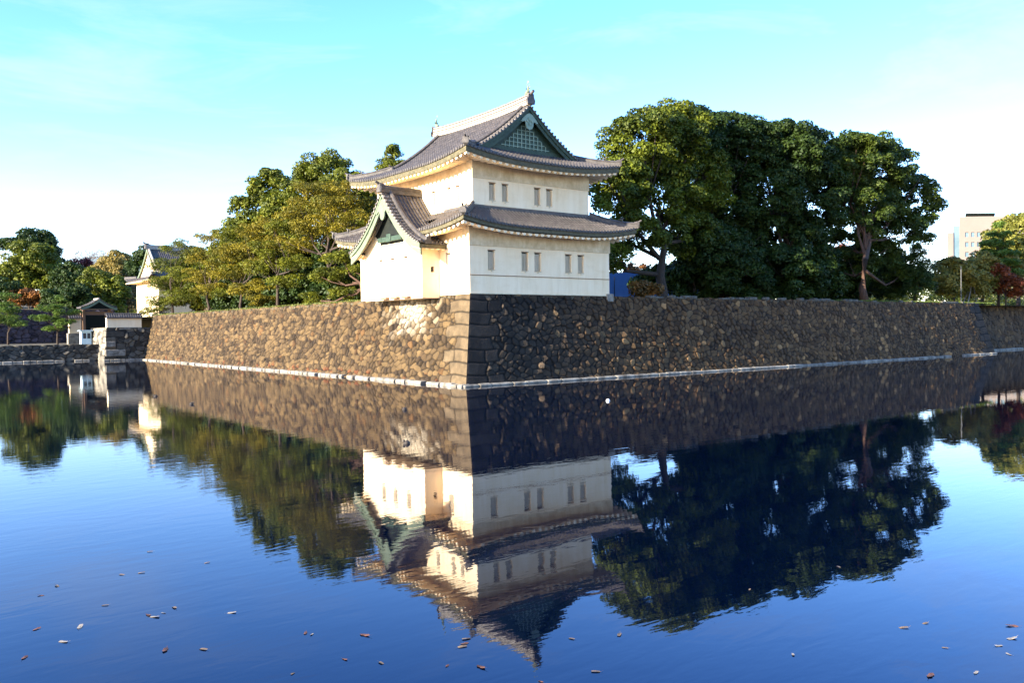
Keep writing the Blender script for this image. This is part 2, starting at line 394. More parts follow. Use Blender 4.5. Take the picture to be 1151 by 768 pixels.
masonry('wall_face', ramp, (83.0, 0, 0), (0, 1, 0), (1, 0, 0), 8.0, 6.8, BAT, 0, col_dark, seed=8, quoin=True, step=[(1e9, 0.2)], label='short end face turned away')
mb = MB(); mb.box((0.03, 0.03, 6.5), (83-0.03, 0.9, 6.76)); mb.box((0.03, 0.9, 6.5), (0.9, 86, 6.76))
mb.build('wall_top', M_EARTH, ramp)
footing('footing_stones', ramp, (-BAT-0.05, -BAT-0.1, 0), (-BAT-0.05, 85, 0), (-1, 0, 0), 0.8, 0.20, 0.36, 3, 0.14)
footing('footing_stones', ramp, (-BAT-0.3, -BAT-0.02, 0), (83+BAT, -BAT-0.02, 0), (0, -1, 0), 1.7, 0.17, 0.26, 4, 0.04)
mb = MB(); mb.box((14.0, -0.12, 6.35), (14.75, 0.5, 7.0), 0.03); mb.build('coping_block', M_PALE, ramp)
# small cap stones along the top edge of the dark face
mb = MB(); rnd = random.Random(5); x = 16.0
while x < 82:
    l = rnd.uniform(0.6, 1.3)
    if rnd.random() < 0.55: mb.box((x, -0.02-rnd.random()*0.05, 6.68), (x+l-0.06, 0.6, 6.8+rnd.uniform(0.02, 0.22)), 0.05)
    x += l
mb.build('cap_stones', noise_mat('cap_stone', (0.05, 0.045, 0.035), (0.15, 0.13, 0.095), 1.5, 0.9, 0.5, 10), ramp)

r2 = empty('moat_wall', 'farther stone moat wall at the right edge, set back past the corner', 'stone wall', (90, 6, 0))
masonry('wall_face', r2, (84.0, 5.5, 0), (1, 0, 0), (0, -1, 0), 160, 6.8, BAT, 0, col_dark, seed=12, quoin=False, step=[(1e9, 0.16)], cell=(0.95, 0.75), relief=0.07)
footing('footing_stones', r2, (83, 5.5-BAT, 0), (240, 5.5-BAT, 0), (0, -1, 0), 2.2, 0.25, 0.35, 9, 0.03)
mb = MB(); mb.box((84.0, 5.53, 6.5), (244, 6.5, 6.77)); mb.build('wall_top', M_GRASS, r2)

r3 = empty('abutment_wall', 'dark stone abutment under the white parapet beside the gate', 'stone wall', (-4, 88, 0))
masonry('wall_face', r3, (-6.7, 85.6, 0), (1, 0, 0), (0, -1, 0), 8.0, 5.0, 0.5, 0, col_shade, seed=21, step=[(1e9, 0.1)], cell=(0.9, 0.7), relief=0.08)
masonry('wall_face', r3, (-6.7, 85.6, 0), (0, 1, 0), (-1, 0, 0), 11.0, 5.0, 0.5, 0, lambda *a_: col_shade(*a_)*2.6, seed=21, step=[(1e9, 0.1)], cell=(0.9, 0.7), relief=0.08)  # same stone colour brightened: sunlight on this side painted in
mb = MB(); mb.box((-6.68, 85.62, 4.7), (-0.5, 96.6, 5.0)); mb.build('wall_top', M_PALE, r3)
footing('footing_stones', r3, (-7.3, 85.05, 0), (-1.6, 85.05, 0), (0, -1, 0), 0.9, 0.25, 0.2, 12, 0.03)
mb = MB(); mb.box((-7.0, 84.95, 0.7), (-4.2, 85.3, 1.7), 0.06); mb.box((-6.95, 84.98, 2.1), (-5.6, 85.4, 2.9), 0.05); mb.build('pale_block', M_PALE, r3)

r4 = empty('bank_wall', 'low dark stone bank wall along the water at the left edge', 'stone wall', (-20, 89, 0))
masonry('wall_face', r4, (-90, 89.5, 0), (1, 0, 0), (0, -1, 0), 83.0, 2.5, 0.4, 0, col_shade, seed=31, quoin=False, step=[(1e9, 0.13)], cell=(0.9, 0.6), relief=0.08)
footing('footing_stones', r4, (-60, 89.1, 0), (-7.4, 89.1, 0), (0, -1, 0), 1.2, 0.24, 0.3, 14, 0.05)
r5 = empty('inner_wall', 'tall dark purple stone wall behind the clipped pines', 'stone wall', (-20, 119, 2.4))
def col_purple(s_, z_, ra, rb_, rc, q): return mixc((0.018, 0.017, 0.026), (0.05, 0.045, 0.06), ra)
masonry('wall_face', r5, (-90, 119.5, 2.4), (1, 0, 0), (0, -1, 0), 92.0, 8.5, 0.9, 0, col_purple, seed=41, quoin=False, step=[(1e9, 0.16)], cell=(1.0, 0.7), z0=2.4)
mb = MB(); mb.box((-90, 119.55, 8.2), (2, 121.5, 8.52)); mb.build('wall_top', M_EARTH, r5)

# ------------------------------------------------------------------ roof builders
TP = 0.335
def corr(s_, r=0.115):
    x = (s_ % TP) - TP/2
    return math.sqrt(max(0, r*r-x*x)) if abs(x) < r else 0.0
def roof_slope(mb, P, L, zf, lift, clip, dmax, course=0.42, step=0.056, d0=0.0, mod=None, closed=True):
    n = int(round(L/step)); ss = [L*i/n for i in range(n+1)]
    rows = []
    nd = max(2, int(math.ceil((dmax-d0)/course)))
    ds = [d0]
    for i in range(nd):
        b_ = d0+(dmax-d0)*(i+1)/nd
        ds += [b_-0.012, b_] if i < nd-1 else [b_]
    for i, d in enumerate(ds):
        lo, hi = clip(d); saw = 0.028 if (i % 2 == 0 and i > 0) else 0.0
        row = []
        for q in ss:
            t = min(max(q, lo), hi)
            z = zf(d) + lift(t, d) + (corr(t) if lo < q < hi else 0.0) - (0.028 if (i % 2 == 1) else 0.0) + 0.014
            row.append(P(t, d, z))
        rows.append(row)
    lo, hi = clip(d0)
    if closed:
        rows.insert(0, [P(min(max(q, lo), hi), d0, zf(d0)+lift(min(max(q, lo), hi), d0)-0.10) for q in ss])
    mb.grid(rows)
def tile_ends(mb, P, L, zf, lift, d0=0.0, r=0.115, lo=0.1):
    """round end tiles along an eave"""
    k = int(L/TP)
    for i in range(k+1):
        q = i*TP + TP/2
        if q > L-lo or q < lo: continue
        z = zf(d0)+lift(q, d0)+0.015; vs = []
        for dd in (-0.05, 0.03):
            for j in range(8):
                a_ = 2*PI*j/8; vs.append(P(q+r*math.cos(a_), d0+dd, z+r*math.sin(a_)))
        mb.add(vs, [tuple(range(8))] + [(j, (j+1) % 8, 8+(j+1) % 8, 8+j) for j in range(8)])
def soffit(mb, P, L, zf, lift, dwall, drop=0.46, per=0.6, dep=0.20, slope=0.18, d1=0.16):
    n = int(L/0.06); ss = [L*i/n for i in range(n+1)]
    rows = []
    for (d, k, top) in [(d1, 0, True), (d1, 1, False), (dwall*0.5, 1, False), (dwall+0.1, 1, False)]:
        row = []
        for q in ss:
            t = min(max(q, d), L-d); x = ((t % per)/per-0.5)*2
            sc = dep*math.sqrt(max(0, 1-(x/0.58)**2)) if abs(x) < 0.58 else 0
            z = zf(0)-drop+lift(t, d)+slope*(d-d1) - (0 if top else sc)
            row.append(P(t, d, z))
        rows.append(row)
    mb.grid(rows)
def fascia(mb, P, L, zf, lift, d, z_top, z_bot, th=0.10):
    n = int(L/0.25); rows = []
    for (dd, dz) in ((d+th, z_top), (d, z_top), (d, z_bot), (d+th, z_bot)):
        row = []
        for i in range(n+1):
            q = L*i/n; t = min(max(q, dd), L-dd); row.append(P(t, dd, zf(0)+dz+lift(t, dd)))
        rows.append(row)
    mb.grid(rows)
RIDGE = [(-0.17, -0.1), (-0.17, 0.10), (-0.13, 0.12), (-0.13, 0.24), (-0.17, 0.26), (-0.10, 0.36), (0, 0.42), (0.10, 0.36), (0.17, 0.26), (0.13, 0.24), (0.13, 0.12), (0.17, 0.10), (0.17, -0.1)]
def onigawara(mb, p, d, sc=1.0):
    """ridge end tile: shield with horns, and a round tile jutting above it"""
    p = Vector(p); d = Vector(d); d.z = 0; d.normalize(); u = Vector((d.y, -d.x, 0)); z = Vector((0, 0, 1))
    out_ = [(-0.30, -0.12), (-0.34, 0.10), (-0.24, 0.30), (-0.22, 0.52), (-0.10, 0.42), (0, 0.50), (0.10, 0.42), (0.22, 0.52), (0.24, 0.30), (0.34, 0.10), (0.30, -0.12)]
    vs = [p + (u*a_ + z*b_)*sc for a_, b_ in out_] + [p + d*0.12*sc + (u*a_*0.9 + z*b_*0.95)*sc for a_, b_ in out_]
    n = len(out_)
    mb.add(vs, [tuple(range(n)), tuple(range(2*n-1, n-1, -1))] + [(i, (i+1) % n, n+(i+1) % n, n+i) for i in range(n)])
    mb.tube([p + z*0.40*sc - d*0.35*sc, p + z*0.46*sc + d*0.05*sc, p + z*0.62*sc + d*0.34*sc], [0.10*sc, 0.10*sc, 0.085*sc], 8)

def wall_holes(mb, P, u0, u1, z0, z1, holes, depth):
    us = sorted({u0, u1} | {h[0] for h in holes} | {h[1] for h in holes}); zs = sorted({z0, z1} | {h[2] for h in holes} | {h[3] for h in holes})
    for i in range(len(us)-1):
        for j in range(len(zs)-1):
            a_, b_, c_, d_ = us[i], us[i+1], zs[j], zs[j+1]; m_ = ((a_+b_)/2, (c_+d_)/2)
            if any(h[0] < m_[0] < h[1] and h[2] < m_[1] < h[3] for h in holes): continue
            mb.add([P(a_, 0, c_), P(b_, 0, c_), P(b_, 0, d_), P(a_, 0, d_)], [(0, 1, 2, 3)])
    for (a_, b_, c_, d_) in holes:
        for q in ([(a_, c_), (b_, c_)], [(b_, c_), (b_, d_)], [(b_, d_), (a_, d_)], [(a_, d_), (a_, c_)]):
            mb.add([P(q[0][0], 0, q[0][1]), P(q[1][0], 0, q[1][1]), P(q[1][0], depth, q[1][1]), P(q[0][0], depth, q[0][1])], [(0, 1, 2, 3)])
def pbox(mb, P, u0, u1, d0, d1, z0, z1):
    vs = [P(u, d, z) for z in (z0, z1) for (u, d) in ((u0, d0), (u1, d0), (u1, d1), (u0, d1))]
    mb.add(vs, [(0,3,2,1),(4,5,6,7),(0,1,5,4),(1,2,6,5),(2,3,7,6),(3,0,4,7)])
def window(parent, P, h, depth, lit=False):
    """window opening: boarded shutter set back, thin frame, bars and a little sill drain"""
    a_, b_, c_, d_ = h
    mb = MB(); pbox(mb, P, a_, b_, depth+0.002, depth+0.05, c_, d_)
    w_ = mb.build('window', M_DARK, parent)  # near-black backing: recess shade painted beside and above the shutter
    mb = MB(); pbox(mb, P, a_+0.09, b_-0.03, depth-0.09, depth-0.03, c_+0.03, d_-0.08); mb.build('shutter', M_SHUT, w_)
    mb = MB(); n = 3
    for i in range(n):
        x = a_+0.09 + (b_-a_-0.12)*(i+0.5)/n; pbox(mb, P, x-0.035, x+0.035, depth-0.13, depth-0.092, c_+0.04, d_-0.09)
    mb.build('bars', M_SHUT, w_)
    mb = MB(); pbox(mb, P, (a_+b_)/2-0.06, (a_+b_)/2+0.06, -0.05, 0.02, c_-0.16, c_-0.06); pbox(mb, P, a_-0.03, b_+0.03, -0.035, 0.03, c_-0.055, c_-0.003)
    mb.build('sill', M_PLAST2, w_)
    mb = MB(); pbox(mb, P, a_-0.04, b_+0.04, -0.03, 0.03, d_+0.003, d_+0.06); mb.build('lintel', M_WOOD, w_)

# ------------------------------------------------------------------ the watchtower
LX, LY = 14.35, 17.2            # lower storey
IN = 1.2                        # inset of upper storey
tower = empty('watchtower', 'white two-storey corner watchtower with grey tiled roofs on the moat wall corner', 'watchtower', (LX/2, LY/2, 6.8))
PF = lambda u, d, z: (u, d, z)                      # front (facing -Y)
PL = lambda u, d, z: (d, u, z)                      # left (facing -X)
hf = [(1.69, 2.32), (4.93, 5.57), (6.22, 6.86), (9.44, 10.08), (10.80, 11.44)]
hf = [(a_, b_, 8.66, 10.1) for a_, b_ in hf]
hl = [(2.55, 3.15, 8.70, 10.0)]
BX, BY0, BY1 = -1.6, 4.1, 13.3   # the bay
mb = MB()
wall_holes(mb, PF, 0, LX, 6.8, 11.9, hf, 0.26)
wall_holes(mb, PL, 0, LY, 6.8, 11.9, hl, 0.12)
mb.add([(LX, 0, 6.8), (LX, LY, 6.8), (LX, LY, 11.9), (LX, 0, 11.9)], [(0, 1, 2, 3)]); mb.add([(0, LY, 6.8), (LX, LY, 6.8), (LX, LY, 11.9), (0, LY, 11.9)], [(0, 1, 2, 3)])
low = mb.build('lower_wall', M_PLASTER, tower)
mb = MB()
mb.box((-0.07, -0.07, 10.42), (LX+0.07, 0.0-0.002, 11.8)); mb.box((-0.07, -0.002, 10.42), (-0.002, BY0+0.2, 11.8)); mb.box((-0.07, BY1-0.2, 10.42), (-0.002, LY, 11.8)); mb.box((LX+0.002, -0.002, 10.42), (LX+0.07, LY, 11.8))
mb.build('plaster_band', M_PLAST2, low)  # band under the eaves coloured darker to paint their shade
mb = MB(); mb.box((-0.045, -0.045, 8.19), (LX+0.045, -0.003, 8.24)); mb.build('moulding', M_WOOD, low)
mb = MB(); mb.box((-0.05, -0.05, 6.80), (LX+0.05, -0.004, 6.86)); mb.build('base_board', M_PLAST2, low)
for h in hf: window(low, PF, h, 0.26)
for h in hl: window(low, PL, h, 0.12)
# upper storey
UX0, UX1, UY0, UY1 = IN, LX-IN, IN, LY-IN
PUF = lambda u, d, z: (u, UY0+d, z); PUL = lambda u, d, z: (UX0+d, u, z)
huf = [(a_, b_, 14.13, 15.46) for a_, b_ in [(2.75, 3.33), (4.0, 4.58), (7.25, 7.85), (8.52, 9.12)]]
hul = [(a_, b_, 14.2, 15.35) for a_, b_ in [(3.0, 3.5), (4.2, 4.7), (6.5, 7.0)]]
mb = MB()
wall_holes(mb, PUF, UX0, UX1, 13.0, 17.3, huf, 0.26); wall_holes(mb, PUL, UY0, UY1, 13.0, 17.3, hul, 0.10)
mb.add([(UX1, UY0, 13), (UX1, UY1, 13), (UX1, UY1, 17.3), (UX1, UY0, 17.3)], [(0, 1, 2, 3)]); mb.add([(UX0, UY1, 13), (UX1, UY1, 13), (UX1, UY1, 17.3), (UX0, UY1, 17.3)], [(0, 1, 2, 3)])
upw = mb.build('upper_wall', M_PLASTER, tower)
mb = MB(); mb.box((UX0-0.06, UY0-0.06, 15.74), (UX1+0.06, UY0-0.002, 17.2)); mb.box((UX0-0.06, UY0-0.002, 15.74), (UX0-0.002, UY1, 17.2)); mb.box((UX1+0.002, UY0-0.002, 15.74), (UX1+0.06, UY1, 17.2))
mb.build('plaster_band', M_PLAST2, upw)  # upper band likewise has the eave shade in its colour
for h in huf: window(upw, PUF, h, 0.26)
for h in hul: window(upw, PUL, h, 0.10)

def liftf(L, amp, R, dl):
    def lf(t, d):
        e = max(0, min(t, L-t)-d*0.85)
        return amp*max(0, 1-e/R)**2.3*max(0, 1-d/dl)**1.0
    return lf
def four_sides(x0, x1, y0, y1):
    return [(lambda u, d, z: (x0+u, y0+d, z), x1-x0), (lambda u, d, z: (x0+d, y0+u, z), y1-y0),
            (lambda u, d, z: (x1-d, y0+u, z), y1-y0), (lambda u, d, z: (x0+u, y1-d, z), x1-x0)]
def eaves(roof, sides, zf, amp, R, dl, dwall, skip=None):
    for k, (P, L) in enumerate(sides):
        lf = liftf(L, amp, R, dl)
        m1 = MB(); tile_ends(m1, P, L, zf, lf); m1.build('end_tiles', M_TILE2, roof)
        m2 = MB(); fascia(m2, P, L, zf, lf, 0.06, -0.10, -0.47); m2.build('eave_board', M_EAVE, roof)
        m3 = MB(); soffit(m3, P, L, zf, lf, dwall); m3.build('soffit', M_PLASTER, roof)
# lower roof
OL = 1.7
zl = lambda d: 11.86 + 1.62*(0.62*(d/2.9)+0.38*(d/2.9)**2)
sidesL = four_sides(-OL, LX+OL, -OL, LY+OL)
mb = MB()
for k, (P, L) in enumerate(sidesL):
    lf = liftf(L, 0.62, 6.5, 3.5)
    if k == 1:      # left side: open where the bay roof rises through it
        for (a_, b_) in ((0, BY0+OL+0.55), (BY1+OL-0.55, L)):
            roof_slope(mb, P, L, zl, lf, lambda d, a_=a_, b_=b_: (max(d, a_), min(L-d, b_)), 2.93)
        roof_slope(mb, P, L, zl, lf, lambda d: (BY0+OL+0.5, BY1+OL-0.5), 2.93, d0=1.9, closed=False)
    else:
        roof_slope(mb, P, L, zl, lf, lambda d, L=L: (d, L-d), 2.93)
lroof = mb.build('lower_roof', M_TILE, tower)
for k, (P, L) in enumerate(sidesL):
    lf = liftf(L, 0.62, 6.5, 3.5)
    if k != 1:
        m1 = MB(); tile_ends(m1, P, L, zl, lf); m1.build('end_tiles', M_TILE2, lroof)
        m2 = MB(); fascia(m2, P, L, zl, lf, 0.06, -0.10, -0.38); m2.build('eave_board', M_EAVE, lroof)
        m3 = MB(); soffit(m3, P, L, zl, lf, OL); m3.build('soffit', M_PLASTER, lroof)
    else:
        def cut(b):
            keep = [f for f in b.f if not (BY0+0.35 < sum(b.v[i][1] for i in f)/len(f) < BY1-0.35)]
            b.f = keep; b.mi = [0]*len(keep); return b
        m1 = MB(); tile_ends(m1, P, L, zl, lf); cut(m1).build('end_tiles', M_TILE2, lroof)
        m2 = MB(); fascia(m2, P, L, zl, lf, 0.06, -0.10, -0.38); cut(m2).build('eave_board', M_EAVE, lroof)
        m3 = MB(); soffit(m3, P, L, zl, lf, OL); cut(m3).build('soffit', M_PLASTER, lroof)
def hip(roof, P0, sx, sy, zf, amp, R, dl, d_in, L, name='hip_ridge', ext=0.05):
    pts = []
    lf = liftf(L, amp, R, dl)
    for i in range(13):
        d = d_in - (d_in+ext)*i/12; dd = max(d, 0)
        pts.append((P0[0]+sx*d, P0[1]+sy*d, zf(dd)+lf(dd, dd)+0.02+0.06*(i/12)**4))
    mb = MB(); mb.sweep(pts, RIDGE)
    o = mb.build(name, M_TILE2, roof)
    d = Vector((-sx, -sy, 0)).normalized(); mb = MB(); onigawara(mb, Vector(pts[-1])-d*0.02+Vector((0, 0, 0.05)), d, 0.85)
    k = 8; onigawara(mb, Vector(pts[k])+Vector((0, 0, 0.32)), d, 0.55)
    mb.build('ridge_end_tile', M_TILE2, o)
    return o
for (P0, sx, sy) in [((-OL, -OL), 1, 1), ((LX+OL, -OL), -1, 1), ((-OL, LY+OL), 1, -1), ((LX+OL, LY+OL), -1, -1)]:
    hip(lroof, P0, sx, sy, zl, 0.62, 6.5, 3.5, 2.85, 18)
mb = MB()   # flashing ridge where the lower roof meets the upper wall
FL = [(-0.12, -0.1), (-0.12, 0.16), (0, 0.24), (0.12, 0.16), (0.12, -0.1)]
mb.sweep([(UX0-0.05, UY0-0.1, 13.46), (UX1+0.05, UY0-0.1, 13.46)], FL); mb.sweep([(UX0-0.1, UY0-0.05, 13.46), (UX0-0.1, 4.9, 13.46)], FL); mb.sweep([(UX0-0.1, 12.5, 13.46), (UX0-0.1, UY1, 13.46)], FL)
mb.build('flashing_ridge', M_TILE2, lroof)

# upper roof (hip and gable)
OU = 1.9; ex0, ex1, ey0, ey1 = UX0-OU, UX1+OU, UY0-OU, UY1+OU
HX = (ex1-ex0)/2; RISE = 5.05
zu = lambda d: 17.10 + RISE*(0.5*(d/HX)+0.5*(d/HX)**2)
sidesU = four_sides(ex0, ex1, ey0, ey1)
DG = 2.25                       # gable edge, measured from the eave
mb = MB()
for k, (P, L) in enumerate(sidesU):
    lf = liftf(L, 0.62, 7.5, 3.5)
    if k in (1, 2): roof_slope(mb, P, L, zu, lf, lambda d, L=L: (min(d, DG), L-min(d, DG)), HX)
    else: roof_slope(mb, P, L, zu, lf, lambda d, L=L: (d, L-d), 3.0)
uroof = mb.build('upper_roof', M_TILE, tower)
eaves(uroof, sidesU, zu, 0.62, 7.5, 3.5, OU)
for (P0, sx, sy) in [((ex0, ey0), 1, 1), ((ex1, ey0), -1, 1), ((ex0, ey1), 1, -1), ((ex1, ey1), -1, -1)]:
    hip(uroof, P0, sx, sy, zu, 0.62, 7.5, 3.5, DG+0.5, 18)
xm = (ex0+ex1)/2
def gable(parent, Pg, half, zf, dfrom, zbase, sgn, board_drop, m_board, m_panel, pend_m, over=0.55, panel=True, pscale=1.0):
    """Pg(u, d, z): u across (0 at centre), d into the building from the gable edge"""
    for sd in (-1, 1):
        pts = [(sd*(half-d), d) for d in np.linspace(dfrom, half, 22)]
        mb = MB()
        for (dd, t0, t1, th) in ((0.02, 0.02, 0.36, 0.12), (0.12, 0.34, board_drop, 0.10)):
            rows = []
            for (q, t) in ((dd, t0), (dd, t1), (dd+th, t1), (dd+th, t0), (dd, t0)):
                rows.append([Pg(u, q, zf(d)-t) for u, d in pts])
            mb.grid(rows)
        mb.build('bargeboard', m_board, parent)
        mb = MB(); s_ = 0; last = None                          # round tiles along the gable edge
        for d in np.arange(dfrom+0.1, half-0.1, 0.30):
            u = sd*(half-d); z = zf(d)+0.06; vs = []
            for q in (-0.10, 0.55):
                for j in range(8): vs.append(Pg(u+0.10*math.cos(2*PI*j/8), q, z+0.10*math.sin(2*PI*j/8)))
            mb.add(vs, [tuple(range(8)), tuple(range(15, 7, -1))] + [(j, (j+1) % 8, 8+(j+1) % 8, 8+j) for j in range(8)])
        mb.build('gable_edge_tiles', M_TILE2, parent)
        mb = MB(); rows = []
        for (q, t) in ((-0.05, 0.0), (-0.05, -0.10), (0.5, -0.10)):
            rows.append([Pg(u, q, zf(d)-t-0.05) for u, d in pts])
        mb.grid(rows); mb.build('edge_mortar', M_MORTAR, parent)
        mb = MB(); rp = [Pg(u, 0.78, zf(d)+0.03) for u, d in pts]
        if dfrom > 1: pass
        mb.sweep(rp, [(a_*1.15, b_*0.95) for a_, b_ in RIDGE]); g = mb.build('descending_ridge', M_TILE2, parent)
        dv = Vector(rp[0])-Vector(rp[1]); mb = MB(); onigawara(mb, Vector(rp[0]), dv, 0.9); mb.build('ridge_end_tile', M_TILE2, g)
PGF = lambda u, d, z: (xm+u, ey0+DG+d, z)
PGB = lambda u, d, z: (xm+u, ey1-DG-d, z)
for Pg in (PGF, PGB):
    gable(uroof, Pg, HX, zu, 2.75, 18.4, 1, 0.72, M_COPPER, M_COPPER, M_COPPER)
    mb = MB(); q = 0.62; ds = np.linspace(1.9, HX, 20)
    top = [(s_*(HX-d), zu(d)-0.3) for s_, dl in ((-1, ds), (1, ds[::-1])) for d in dl]
    vs = [Pg(u, q, z) for u, z in top]; mb.add(vs, [tuple(range(len(vs)))])
    ped = mb.build('pediment', M_COPPER, uroof)
    mb = MB(); mb.m = 0                                       # lattice relief on the panel
    for i in range(-9, 10):
        u = i*0.42; zt = zu(HX-abs(u))-1.15; zb = 18.75
        if zt > zb+0.1: pbox(mb, Pg, u-0.035, u+0.035, q-0.06, q-0.005, zb, zt)
    for j in range(8):
        z = 18.85+j*0.34; 
        uu = [x for x in np.linspace(0, HX, 80) if zu(HX-x)-1.15 > z]
        if uu and uu[-1] > 0.2: pbox(mb, Pg, -uu[-1], uu[-1], q-0.05, q-0.006, z-0.03, z+0.03)
    mb.build('lattice', M_COPPERT, ped)
    mb = MB(); pbox(mb, Pg, -4.9, 4.9, q-0.12, q-0.008, 18.35, 18.72); mb.build('sill_beam', M_COPPER, ped)
    # hanging gable ornament
    mb = MB(); zt = zu(HX)-0.62
    out_ = [(0, 0), (0.34, -0.12), (0.80, -0.55), (0.98, -0.80), (0.78, -0.86), (0.60, -0.72), (0.44, -0.85), (0.42, -1.12), (0.28, -1.36), (0, -1.50)]
    out_ = out_ + [(-a_, b_) for a_, b_ in out_[-2:0:-1]]; n = len(out_)
    vs = [Pg(a_*0.9, 0.03, zt+b_*0.9) for a_, b_ in out_] + [Pg(a_*0.9, 0.13, zt+b_*0.9) for a_, b_ in out_]
    mb.add(vs, [tuple(range(n)), tuple(range(2*n-1, n-1, -1))] + [(i, (i+1) % n, n+(i+1) % n, n+i) for i in range(n)])
    for (a_, b_, r_) in ((0, -0.5, 0.16), (0.26, -0.72, 0.10), (-0.26, -0.72, 0.10), (0, -0.95, 0.12)):
        vs = [Pg(a_*0.9+r_*math.cos(2*PI*j/10), q_, zt+b_*0.9+r_*math.sin(2*PI*j/10)) for q_ in (-0.03, 0.03) for j in range(10)]
        mb.add(vs, [tuple(range(10))] + [(j, (j+1) % 10, 10+(j+1) % 10, 10+j) for j in range(10)])
    mb.build('gable_pendant', M_COPPERT, ped)
# main ridge with mortar bands
zr = zu(HX)
mb = MB(); y0, y1 = ey0+DG-0.05, ey1-DG+0.05
prof = [(-0.26, -0.15), (-0.26, 0.12), (-0.22, 0.14), (-0.22, 0.30), (-0.25, 0.32), (-0.22, 0.40), (-0.20, 0.56), (-0.24, 0.58), (-0.14, 0.70), (0, 0.76)]
prof = prof + [(-a_, b_) for a_, b_ in prof[-2::-1]]
rl = [(xm, y0+(y1-y0)*t, zr-0.02+0.22*(abs(t-0.5)*2)**2.5) for t in np.linspace(0, 1, 15)]
mb.sweep(rl, prof); rg = mb.build('main_ridge', M_MORTAR, uroof)
mb = MB()
for sx in (-1, 1):
    for (a_, b_) in ((0.262, 0.12), (0.25, 0.30), (0.24, 0.57)):
        mb.sweep([(p[0]+sx*a_, p[1], p[2]+b_) for p in rl], [(-0.03, -0.03), (-0.03, 0.02), (0.03, 0.02), (0.03, -0.03)])
mb.sweep([(p[0], p[1], p[2]+0.72) for p in rl], [(-0.12, -0.02), (-0.08, 0.07), (0, 0.11), (0.08, 0.07), (0.12, -0.02)]); mb.build('ridge_tiles', M_TILE2, rg)
for yy, sy in ((y0, -1), (y1, 1)):
    e = rl[0] if sy < 0 else rl[-1]
    mb = MB(); onigawara(mb, (e[0], e[1]-0*sy, e[2]+0.05), (0, sy, 0), 1.35); mb.build('ridge_end_tile', M_TILE2, rg)
    # ridge-end fish, head down tail up
    mb = MB(); c0 = Vector((e[0], e[1]-sy*0.30, e[2]+0.74)); 
    path = [c0 + Vector((0, sy*a_, b_)) for a_, b_ in ((-0.26, 0.02), (-0.10, 0.10), (0.06, 0.24), (0.10, 0.46), (0.03, 0.66), (-0.06, 0.84))]
    mb.tube(path, [0.12, 0.17, 0.16, 0.11, 0.07, 0.035], 8)
    for k in (-1, 1):
        t_ = path[-1]; mb.add([t_, t_+Vector((0.03, sy*0.05+k*0.16*1, 0.16)), t_+Vector((0.0, sy*0.02+k*0.06, 0.30)), t_+Vector((-0.03, 0, 0.06))], [(0, 1, 2, 3)])
        mb.add([path[2], path[2]+Vector((k*0.22, 0.02, 0.14)), path[2]+Vector((k*0.16, 0.05, 0.26)), path[3]], [(0, 1, 2, 3)])
    for i in range(1, 5):
        p_ = path[i]; mb.add([p_+Vector((0, sy*0.12, 0.0)), p_+Vector((0, sy*0.27, 0.12)), p_+Vector((0, sy*0.10, 0.14))], [(0, 1, 2)])
    mb.build('roof_fish', M_COPPERL, rg)

# the bay with its own gable on the left face
bc = (BY0+BY1)/2
PB = lambda u, d, z: (BX+d, u, z)
hb = [(10.3, 10.85, 8.85, 9.95), (8.35, 8.9, 8.85, 9.95), (6.25, 6.8, 8.85, 9.95)]
zb_ = 10.55; BH = 5.75; BR = 4.55
zbf = lambda d: zb_ + 0.18 + BR*(0.42*(d/BH)+0.58*(d/BH)**2)
mb = MB(); wall_holes(mb, PB, BY0, BY1, 6.62, 11.15, hb, 0.10)
PBS = lambda u, d, z: (u, BY0+d, z)
wall_holes(mb, PBS, BX, 0, 6.62, 11.0, [(-0.80, -0.50, 8.62, 9.05)], 0.2)
mb.add([(BX, BY1, 6.62), (0, BY1, 6.62), (0, BY1, 11), (BX, BY1, 11)], [(0, 1, 2, 3)]); mb.add([(BX, BY0, 6.62), (0, BY0, 6.62), (0, BY1, 6.62), (BX, BY1, 6.62)], [(0, 1, 2, 3)])
# plaster shoulders beside the dark gable opening
for sd in (-1, 1):
    us = [(sd*u, 11.15) for u in (4.6, 1.9)]
    top_ = [(sd*u, min(zbf(BH-u)-0.15, 11.15+max(0, (u-1.6))*0.75)) for u in np.linspace(1.9, 4.6, 8)]
    vs = [(BX, bc+u, z) for u, z in us] + [(BX, bc+u, max(z, 11.15)) for u, z in top_]; mb.add(vs, [tuple(range(len(vs)))])
bay = mb.build('bay', M_PLASTER, tower)
for h in hb: window(bay, PB, h, 0.10)
mb = MB(); mb.box((-0.78, BY0+0.18, 8.63), (-0.52, BY0+0.24, 9.04)); mb.build('loophole', M_DARK, bay)
for yy in (9.7, 8.0, 6.3):
    mb = MB(); mb.box((BX-0.34, yy-0.5, 6.66), (BX-0.01, yy+0.5, 6.84), 0.03); mb.build('wooden_flap', M_WOOD, bay)
mb = MB()
for sd in (-1, 1):
    P = (lambda u, d, z: (-2.5+u, bc+5.75-d, z)) if sd > 0 else (lambda u, d, z: (-2.5+u, bc-5.75+d, z))
    def bclip(d): return (0.0, 3.75)
    blf = lambda t, d: 0.16*max(0, 1-t/2.5)**2*max(0, 1-d/3)
    roof_slope(mb, P, 3.75, zbf, blf, bclip, BH, step=0.05)
broof = mb.build('bay_roof', M_TILE, tower)
